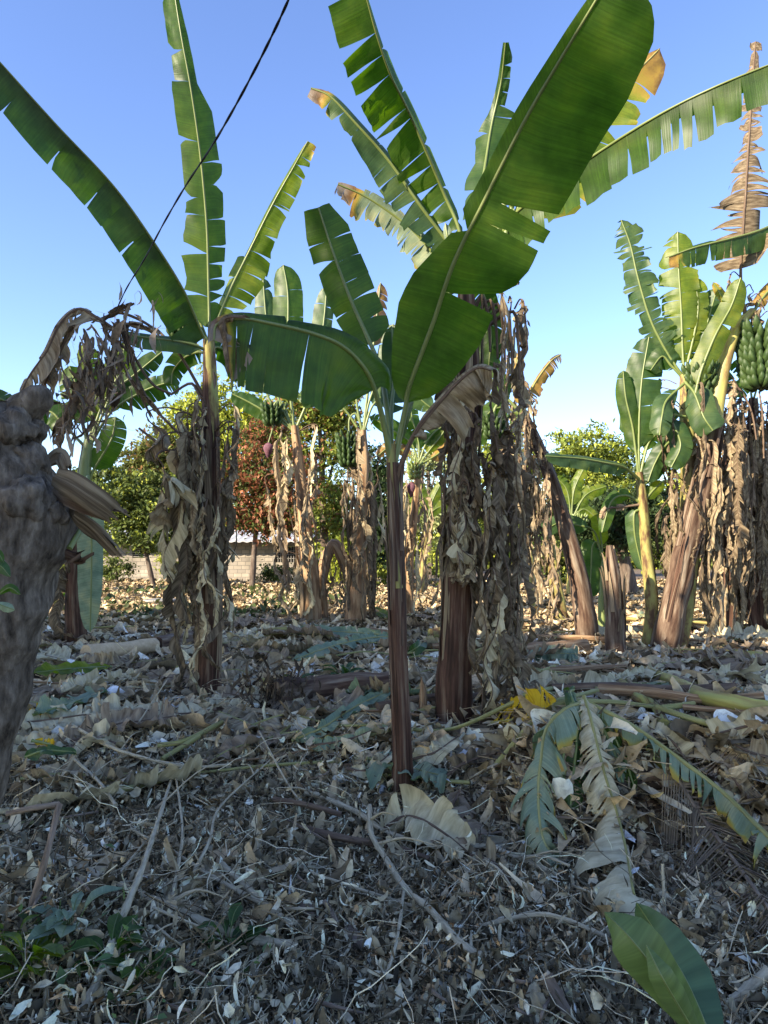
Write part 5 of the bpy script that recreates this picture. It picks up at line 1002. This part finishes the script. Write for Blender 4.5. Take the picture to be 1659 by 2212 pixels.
fallen('pale_fallen_leaf', 'white dead blade lying right behind the young centre stem', 'banana leaf', [(890, 1640, .05), (940, 1625, .08), (990, 1590, .1)], 24, 22, mat='dead_pale', rib='midrib_dry', ref=(0, -.5, .8), tears=(2, 3), crumple=.02, tipw=.5)
fallen('pale_fallen_leaf', 'curved pale dead blade left of the young centre stem', 'banana leaf', [(750, 1660, .06), (785, 1665, .08), (830, 1640, .08), (845, 1620, .05)], 20, 18, mat='dead_pale', rib='midrib_dry', ref=(0, -.5, .8), tears=(2, 2), crumple=.02, tipw=.5)
fallen('wilted_frond', 'long wilted grey green frond lying left behind the young centre stem, upper one', 'banana leaf', [(630, 1600, .04), (700, 1570, .08), (770, 1525, .1), (845, 1490, .12)], 22, 14, mat='pale_blade', rib='midrib_yellow', ref=(0, -.7, .7), tears=(5, 3), dry=.1)
fallen('wilted_frond', 'lower curled frond with yellow edge lying left of the young centre stem', 'banana leaf', [(660, 1612, .05), (740, 1600, .07), (845, 1568, .08)], 16, 12, mat='pale_blade', rib='midrib_dry', ref=(0, -.6, .8), tears=(5, 4), edgedry=.3)
fallen('wilted_frond', 'pale frond with combed strips lying beyond the bare soil', 'banana leaf', [(855, 1375, .1), (800, 1378, .12), (740, 1390, .08), (690, 1405, .06), (630, 1428, .03)], 14, 22, mat='pale_blade', rib='midrib_yellow', ref=(0, -.7, .7), tears=(12, 18), gap=.012, dry=.12, rr=(.02, .01))
fallen('wilted_frond', 'green white frond just behind the combed pale one', 'banana leaf', [(845, 1372, .1), (760, 1366, .12), (680, 1362, .1), (630, 1364, .06)], 14, 20, mat='pale_blade', rib='midrib_yellow', ref=(0, -.7, .7), tears=(8, 10))
fallen('green_fallen_leaf', 'green yellow leaf lying flat behind the old trunk on the left', 'banana leaf', [(240, 1440, .1), (150, 1445, .15), (60, 1455, .15)], 20, 24, mat='bright_blade', ref=(0, -.6, .8), tears=(2, 3), dry=.2)
fallen('green_fallen_leaf', 'torn pale green leaf with white blade lying left before the shaggy plant', 'banana leaf', [(70, 1545, .1), (150, 1520, .12), (235, 1490, .1)], 20, 34, mat='pale_blade', ref=(0, -.6, .8), tears=(4, 7), dry=.1, rag=.2)
fallen('green_fallen_leaf', 'folded green leaf beside the foot of the old trunk', 'banana leaf', [(55, 1635, .1), (100, 1622, .14), (165, 1625, .1)], 18, 14, mat='blue_blade', ref=(0, -.6, .8), tears=(1, 1), phi=(.3, .3))
fallen('green_fallen_leaf', 'small green leaf piece lying right behind the young centre stem', 'banana leaf', [(880, 1412, .05), (905, 1395, .15), (910, 1385, .15)], 14, 12, mat='blue_blade', ref=(0, -.9, .3), tears=(0, 0), t0=.0)
fallen('green_fallen_leaf', 'yellow and green leaf lying among the back row stems', 'banana leaf', [(800, 1312, .1), (825, 1325, .1), (850, 1335, .1)], 14, 12, mat='bright_blade', ref=(0, -.8, .5), tears=(1, 1), dry=.2)
fallen('yellow_leaf', 'small yellow leaf lying at the foot of the old trunk', 'banana leaf', [(62, 1540, .1), (100, 1530, .1)], 10, 14, mat='yellow_blade', ref=(0, -.7, .6), tears=(1, 3))
fallen('yellow_leaf', 'dull yellow scrap beside the folded green leaf', 'banana leaf', [(70, 1600, .1), (100, 1606, .1), (118, 1612, .1)], 8, 12, mat='yellow_blade', ref=(0, -.7, .6), tears=(1, 3), dry=0)
for i, (pts, a, b, m_, lab) in enumerate([
    ([(1659, 1560), (1600, 1572), (1530, 1590)], 30, 30, 'dead_pale', 'pale grey dead leaf spread above the long midrib near the right edge'), ([(1680, 1640), (1620, 1625), (1560, 1590)], 36, 30, 'dead_blade', 'broad grey dead leaf with curled edge at the right edge'),
    ([(1480, 1640), (1450, 1600), (1400, 1570)], 26, 22, 'dead_pale', 'bluish grey dead leaf just above the long slanting midrib'), ([(1620, 1730), (1590, 1690), (1560, 1650)], 22, 24, 'dead_blade', 'grey dead leaf under the long midrib toward the right edge'),
    ([(1540, 1400), (1565, 1440), (1620, 1460)], 34, 30, 'dead_tan', 'big tan dead leaf standing crumpled by the right hand shaggy plants'), ([(1050, 1600), (1100, 1590), (1160, 1588)], 16, 20, 'dead_blade', 'flat grey dead leaf under the yellow leaf'),
    ([(960, 1680), (1000, 1650), (1060, 1630), (1120, 1625)], 18, 16, 'dead_dark', 'twisted dark grey bundle of dead leaf left of the bank'), ([(1000, 1690), (1060, 1660), (1125, 1650)], 14, 14, 'dead_blade', 'second twisted grey bundle below the dark one'),
    ([(1440, 1440), (1370, 1460), (1300, 1478)], 14, 14, 'dead_pale', 'striped spiny dead frond below the beheaded stem'), ([(620, 1560), (640, 1540), (690, 1510)], 14, 18, 'dead_dark', 'dark dead leaf draped over the rotting stem'),
    ([(1100, 1900), (1060, 1860), (1010, 1845)], 28, 24, 'dead_blade', 'dead leaf with frayed edge lying right of the pale crumpled one'), ([(1560, 1920), (1610, 1935), (1650, 1925)], 16, 20, 'dead_pale', 'small whitish dead leaf lying on the palm frond at the right'),
    ([(300, 1420), (250, 1435), (180, 1430)], 24, 20, 'dead_blade', 'grey dead leaf below the pale peeled stem'), ([(130, 1500), (200, 1475), (300, 1460)], 26, 26, 'dead_pale', 'whitish dead leaf lying among others left of the shaggy plant'),
    ([(560, 1330), (590, 1345), (640, 1340)], 16, 16, 'dead_tan', 'tan dead leaf heap left of the bunch bearing plant'), ([(1000, 1440), (1060, 1450), (1110, 1440)], 16, 14, 'dead_pale', 'white dead leaf lying behind the big skirt')]):
    fallen('fallen_leaf', lab, 'banana leaf', [(x, y, .06+.03*(j % 2)) for j, (x, y) in enumerate(pts)], a, b, mat=m_, rib='midrib_dry', ref=(0, -.55, .8), tears=(3, 5), crumple=.025, rag=.25, curl=(.7, .5), tipw=.4, seed=i+3)
# dry palm frond
q = gp([(1404, 1585), (1468, 1690), (1524, 1776), (1581, 1851), (1659, 1960), (1700, 2010)], .22); pf = thing('palm_frond', q[0], 'dry brown palm frond with thin straight leaflets on the right slope', 'palm frond')
c = cr(q, 60); mb = MB(); mb.tube(c, np.linspace(.014, .008, 60), 7); mb.build('rachis', 'stick_brown', pf)
for side, nm in ((0, 'leaflets'), (1, 'leaflets')):
    mb = MB()
    for i in range(6, 58):
        s = c[i]; T = c[min(59, i+1)]-c[i-1]; T /= np.linalg.norm(T); S = np.cross(T, (0, 0, 1)); S /= np.linalg.norm(S); S = S if side else -S
        L = .5*math.sin(math.pi*min(1, i/58+.1))*rnd.uniform(.8, 1.1)+.08; dv_ = (S*.75+T*.65); dv_ /= np.linalg.norm(dv_)
        k_ = np.linspace(0, 1, 7); pts = s[None]+dv_[None]*L*k_[:, None]; pts[:, 2] = s[2]*(1-k_)+(gh(pts[:, 0], pts[:, 1])+.13)*k_+.015*np.sin(k_*3+i)
        wv = np.stack([pts+np.array((0, 0, .008))*(1-k_)[:, None]-T*.007*(1-k_*.8)[:, None], pts, pts+np.array((0, 0, .008))*(1-k_)[:, None]+T*.007*(1-k_*.8)[:, None]], 1)
        mb.grid(wv, np.stack([np.broadcast_to(np.array([0, .03, .06])+i*.1, (7, 3)), np.broadcast_to(k_[:, None], (7, 3))], -1))
    mb.build(nm, 'dead_tan' if side else 'stick_brown', pf)

# near leaves at the lower right, close to the camera
sh = thing('broad_leafed_shoot', P(1540, 2330, .75), 'shoot with three broad fresh green leaves close to the camera at the bottom right', 'plant')
for i, (pts, w, m_) in enumerate([([(1570, 2330, 0), (1482, 2190, -.03), (1400, 2075, -.05), (1345, 2008, -.04), (1306, 1972, 0)], 54, 'shoot_pale'), ([(1570, 2330, .02), (1525, 2215, .05), (1478, 2110, .1), (1422, 2022, .13), (1375, 1950, .13)], 66, 'shoot_blue'), ([(1540, 2300, -.03), (1485, 2205, -.06), (1435, 2120, -.08), (1396, 2042, -.06)], 30, 'shoot_pale')]): sprig_leaf(sh, pts, w, m_, .75, i+20)
mb = MB(); mb.tube(cr([P(1525, 2240, .76), P(1530, 2330, .76), P(1540, 2500, .76)], 6), .004, 6); mb.build('stalk', 'stem_green', sh)
# small green weeds
def weed(x, y, size, n, lab, mat='blue_blade', seed=1):
    b = G(x, y, .05); b[2] += .03; size *= 1.35; n = int(n*1.5); r = random.Random(seed); root = thing('weed', b, lab, 'weed')
    for i in range(n):
        a = r.uniform(0, 6.28); L = size*r.uniform(.6, 1.1); h = size*r.uniform(.3, .9)
        q = [b+np.array((0, 0, .03)), b+np.array((math.cos(a)*L*.4, math.sin(a)*L*.4, h)), b+np.array((math.cos(a)*L, math.sin(a)*L, h*.9+.03))]
        blade_leaf(root, 'leaf', q, L*.2, L*.2, t0=.3, tears=([], []), gap=0, grav=.1, mat=mat, rr=(.003, .001), seed=seed*9+i, crumple=.001, rag=0, pl=[(0, 0), (.3, .9), (.6, 1), (1, .02)], pr=[(0, 0), (.3, .9), (.6, 1), (1, .02)], ref=(.2, .1, 1), nv=3)
weed(640, 1505, .16, 8, 'small green weed on the rotting stem, left one', 'blue_blade', 2); weed(742, 1495, .2, 10, 'small green weed on the rotting stem, right one', 'blue_blade', 3)
weed(60, 2150, .14, 14, 'ferny green weed in the bottom left corner', 'bright_blade', 4); weed(235, 2120, .12, 9, 'green weed beside the long straight stick at the bottom left', 'green_blade', 5)
weed(150, 2060, .15, 6, 'broad leafed weed above the bottom left corner', 'pale_blade', 6); weed(490, 2090, .12, 9, 'dark green weed near the bottom left of centre', 'deep_blade', 7)
weed(25, 2090, .1, 8, 'small pale weed at the left edge near the bottom', 'bright_blade', 8); weed(310, 2170, .12, 8, 'dark leafy weed right of the straight stick at the bottom', 'green_blade', 9)
weed(1090, 1330, .2, 8, 'small green weed in the sunny patch beyond the skirt', 'bright_blade', 10); weed(120, 1310, .4, 10, 'leafy green weed beside the old trunk', 'green_blade', 12)
# concrete slab
q = G(345, 1312); d_ = q[1]; k_ = d_/F; sb_ = thing('stone_slab', q, 'round flat grey slab on a low base left of the shaggy plant', 'slab')
mb = MB(); mb.tube([q-np.array((0, 0, .05)), q+np.array((0, 0, .16))], [.26, .34], 20, lump=.08); mb.build('base', 'concrete', sb_)
mb = MB(); mb.tube([q+np.array((0, 0, .162)), q+np.array((0, 0, .2)), q+np.array((0, 0, .222))], [.40, .43, .40], 24, lump=.05); mb.build('slab', 'concrete', sb_)

# ------------------------------------------------------------------ litter
def samp(n, y0, y1, power=1.0, xlim=0.64):
    """points on the ground within a fan in front of the viewer, denser near"""
    u = RN.random(n); y = (y0**(1-power) + u*(y1**(1-power)-y0**(1-power)))**(1/(1-power)) if power != 1 else y0*(y1/y0)**u
    x = RN.uniform(-xlim, xlim, n)*(y+0.4); return x, y
def fnoise(x, y, s, o=0.0):
    return np.array([noise.noise(Vector((a*s+o, b*s-o, o))) for a, b in zip(x, y)])
def lay(name, lab, temps, n, y0, y1, power, size, base, var, thick, tilt, cat=None, mix=None, mfrac=0, keep=None, flat=.35, mat='litter'):
    x, y = samp(n, y0, y1, power)
    if keep is not None:
        k = keep(x, y); x, y = x[k], y[k]
    n = len(x); z = gh(x, y) + np.abs(RN.normal(0, 1, n))*thick + 0.01
    if callable(size): s = size(y)*RN.uniform(.6, 1.5, n)
    else: s = RN.uniform(size[0], size[1], n)
    rot = eul(RN.normal(0, tilt, n), RN.normal(0, tilt, n), RN.uniform(0, 6.28, n))
    c = hcol(base, n, var, mix, mfrac)
    o = scatter(name, temps, np.stack([x, y, z], -1), rot, s, c, mat); tag(o, lab, cat or name.replace('_', ' '), kind='stuff'); return o
# dried weed bed: near left and centre (dark grey green small leaves)
def weedzone(x, y):
    return RN.random(len(x)) < sm(5.6, 4.6, y + .35*np.sin(x*1.1) + .55*np.maximum(0, x-0.1)*1.0 + .3*fnoise(x, y, .9, 2.0))
lay('dried_weeds', 'thick bed of dried grey green weeds and small curled leaves over the foreground', SMALL+SMALL+STRIP[:5], 140000, 1.9, 7.4, 1.2, (.035, .12), (.24, .2, .135), .75, .07, 1.0, cat='dried weeds', mix=(.85, .76, .57), mfrac=.24, keep=weedzone)
def browny(x, y): return (fnoise(x, y, 1.1, 7.0) + .25*sm(-.3, .8, x)*sm(3.2, 2.3, y)) > .12
lay('brown_crumbled_leaves', 'patches of crumbled brown leaves in the lower middle of the foreground', SMALL, 42000, 1.9, 4.6, 1.2, (.025, .07), (.48, .32, .18), .7, .075, .9, keep=lambda x, y: browny(x, y) & weedzone(x, y), mix=(.6, .5, .36), mfrac=.2, cat='dry leaves')
lay('dark_dried_leaves', 'dark shrivelled leaves deep in the dried weed bed', SMALL, 40000, 1.9, 7, 1.2, (.04, .11), (.04, .036, .028), .4, .03, .8, keep=weedzone, cat='dry leaves')
lay('twig_litter', 'fine dry twigs and stems strewn over the foreground', TWIG, 4500, 1.9, 8, 1.2, (.1, .5), (.5, .42, .3), .6, .08, .25, cat='twigs')
lay('vine_litter', 'tangle of thin dry vines and stems over the dried weeds', VINE, 7000, 1.9, 7.4, 1.2, (.15, .6), (.12, .095, .065), .6, .09, .45, cat='vines', mix=(.75, .66, .5), mfrac=.3, keep=weedzone)
lay('large_dried_leaves', 'longer curled grey leaves in the lower right foreground', SMALL, 5000, 1.9, 3.8, 1.2, (.08, .19), (.54, .5, .38), .35, .06, .6, keep=lambda x, y: (x > .15) & (RN.random(len(x)) < .6), mix=(.62, .6, .52), mfrac=.3, cat='dry leaves')
# grey beige banana litter: middle distance and right
def banzone(x, y): return RN.random(len(x)) < np.clip(1.0 - .93*sm(5.4, 4.2, y + .35*np.sin(x*1.1) + .5*np.maximum(0, x)) - .6*np.exp(-((x+1.2)**2/2.5+(y-8.3)**2/1.6)), 0.05, 1)
lay('banana_leaf_litter', 'deep litter of torn grey beige banana leaves covering the ground between the rows', SCRAP+STRIP, 24000, 3.6, 16, 1.35, lambda y: .06+.34*RN.random(len(y))**2.2, (.4, .31, .21), .7, .03, .32, keep=banzone, mix=(.88, .84, .75), mfrac=.33, cat='leaf litter')
lay('dark_leaf_litter', 'brown rotting leaf scraps under the pale litter', SCRAP+STRIP, 15000, 3.2, 16, 1.3, (.06, .28), (.09, .06, .042), .5, .025, .5, keep=banzone, cat='leaf litter')
lay('straw_litter', 'dry straw coloured scraps and fibres strewn between the rows', STRIP+TWIG, 14000, 3.2, 18, 1.3, (.15, .7), (.52, .41, .27), .35, .04, .25, cat='leaf litter')
lay('far_leaf_litter', 'sunlit dry leaf litter on the ground at the back of the plot', SCRAP, 30000, 13, 38, 1.3, (.14, .36), (.46, .36, .24), .38, .05, .4, cat='leaf litter', mix=(.12, .09, .05), mfrac=.3)
lay('green_ground_cover', 'low green weeds growing at the back left near the house', CLEAF, 9000, 14, 34, 1.0, (.12, .3), (.08, .11, .04), .35, .12, .8, keep=lambda x, y: (fnoise(x, y, .22, 3) > .05) & (x < 0), cat='weeds', mat='crown_leaf')
lay('green_ground_cover', 'small fresh green weeds at the bottom left corner', CLEAF, 3500, 1.9, 3.0, 1.0, (.025, .075), (.12, .2, .08), .4, .11, .8, keep=lambda x, y: (x < -.45) & (fnoise(x, y, 2.2, 5) > -.1), cat='weeds', mat='crown_leaf')
# long stalks and split stem pieces strewn across the rows
r_ = random.Random(17); cnt = 0
while cnt < 56:
    y = 4.6*(14/4.6)**r_.random(); x = r_.uniform(-.56, .58)*y
    if cnt % 2: x = abs(x)
    if not bool(banzone(np.array([x]), np.array([y]))[0]): continue
    a = r_.choice([0, math.pi])+r_.gauss(0, .45); L = r_.uniform(.5, 1.7); R0 = r_.choice([.012, .016, .02, .045])*r_.uniform(.8, 1.2); pts = []
    for k in range(4):
        px_ = x+math.cos(a)*L*k/3; py_ = y+math.sin(a)*L*k/3+r_.uniform(-.03, .03); pts.append(np.array((px_, py_, float(gh(px_, py_))+.11+R0+r_.uniform(0, .05))))
    mb = MB(); mb.tube(cr(pts, 18), np.linspace(R0, R0*.6, 18), 9, lump=.15, ridges=3)
    tag(mb.build('fallen_stalk', 'midrib_yellow' if R0 < .03 and cnt % 3 else ['stem_tan', 'stem_mottled', 'midrib_dry'][cnt % 3], origin=pts[0]), 'long banana leaf stalk lying across the litter between the rows', 'leaf stalk', 'leaf stalks strewn between the rows'); cnt += 1
# whole dead leaves lying about, each its own thing
r_ = random.Random(91); cnt = 0
while cnt < 120:
    y = 3.9*(15/3.9)**r_.random(); x = r_.uniform(-.58, .6)*y
    if not bool(banzone(np.array([x]), np.array([y]))[0]): continue
    if (x > .6 and y < 5.6) or (abs(x) < .45 and y < 5.0): continue
    a = r_.choice([0, math.pi])+r_.gauss(0, .5); L = r_.uniform(.5, 1.3); pts = []; b_ = 0
    for k in range(5):
        px_ = x+math.cos(a)*L*k/4+math.sin(b_)*.05; py_ = y+math.sin(a)*L*k/4; b_ += r_.uniform(-1, 1)*1.2
        pts.append(np.array((px_, py_, float(gh(px_, py_))+.13+r_.uniform(0, .06))))
    root = thing('fallen_leaf', pts[0], 'whole dry banana leaf lying flattened in the litter between the rows', 'banana leaf', 'whole dry leaves lying in the litter')
    w = r_.uniform(.14, .34)
    blade_leaf(root, 'blade', pts, w, w*r_.uniform(.5, 1), t0=.02, phi=(r_.uniform(-.3, .2), r_.uniform(-.3, .3)), curl=(r_.uniform(-.8, 1.1), r_.uniform(-.8, 1.1)), grav=.15, ref=(0, 0, 1), tears=(r_.randrange(2, 9), r_.randrange(2, 9)), gap=.015, spread=.7,
        crumple=.022, rag=.25, mat=['dead_pale', 'dead_blade', 'dead_pale', 'pale_blade' if cnt % 12 == 3 else 'dead_blade', 'dead_tan', 'dead_tan'][cnt % 6], rib=['midrib_dry', 'midrib_yellow'][cnt % 2], rr=(.014, .006), seed=cnt+700, tipw=.4, nv=5, dry=.12 if cnt % 6 == 3 else 0)
    cnt += 1
# individually placed scraps, the ones that show largest
proto = []
for i in range(8):
    q = SCRAP[i]; me = MB(); me.poly(np.array(q[0]), q[1]); 
    o = me.build('dry_leaf_scrap', ['dead_pale', 'dead_blade', 'dead_pale', 'dead_tan'][i % 4]); me_ = o.data; proto.append(o)
    uvl = me_.uv_layers[0].data
    for l in uvl: l.uv = (l.uv[0]*.3, l.uv[1]*.3)
r_ = random.Random(44); cnt = 0
while cnt < 90:
    y = 3.7*(9.5/3.7)**r_.random(); x = r_.uniform(-.58, .58)*y
    if not bool(banzone(np.array([x]), np.array([y]))[0]): continue
    src = proto[cnt % 8]; o = src if cnt < 8 else src.copy()
    if cnt >= 8: COL.objects.link(o)
    o.location = (x, y, float(gh(x, y))+.05+r_.uniform(0, .04)); s = r_.uniform(.2, .42); o.scale = (s, s, s); o.rotation_euler = (r_.uniform(-.6, .6), r_.uniform(-.5, .5), r_.uniform(0, 6.28))
    tag(o, 'dry curled banana leaf scrap lying loose on the litter', 'leaf scrap', 'loose banana leaf scraps on the ground'); cnt += 1
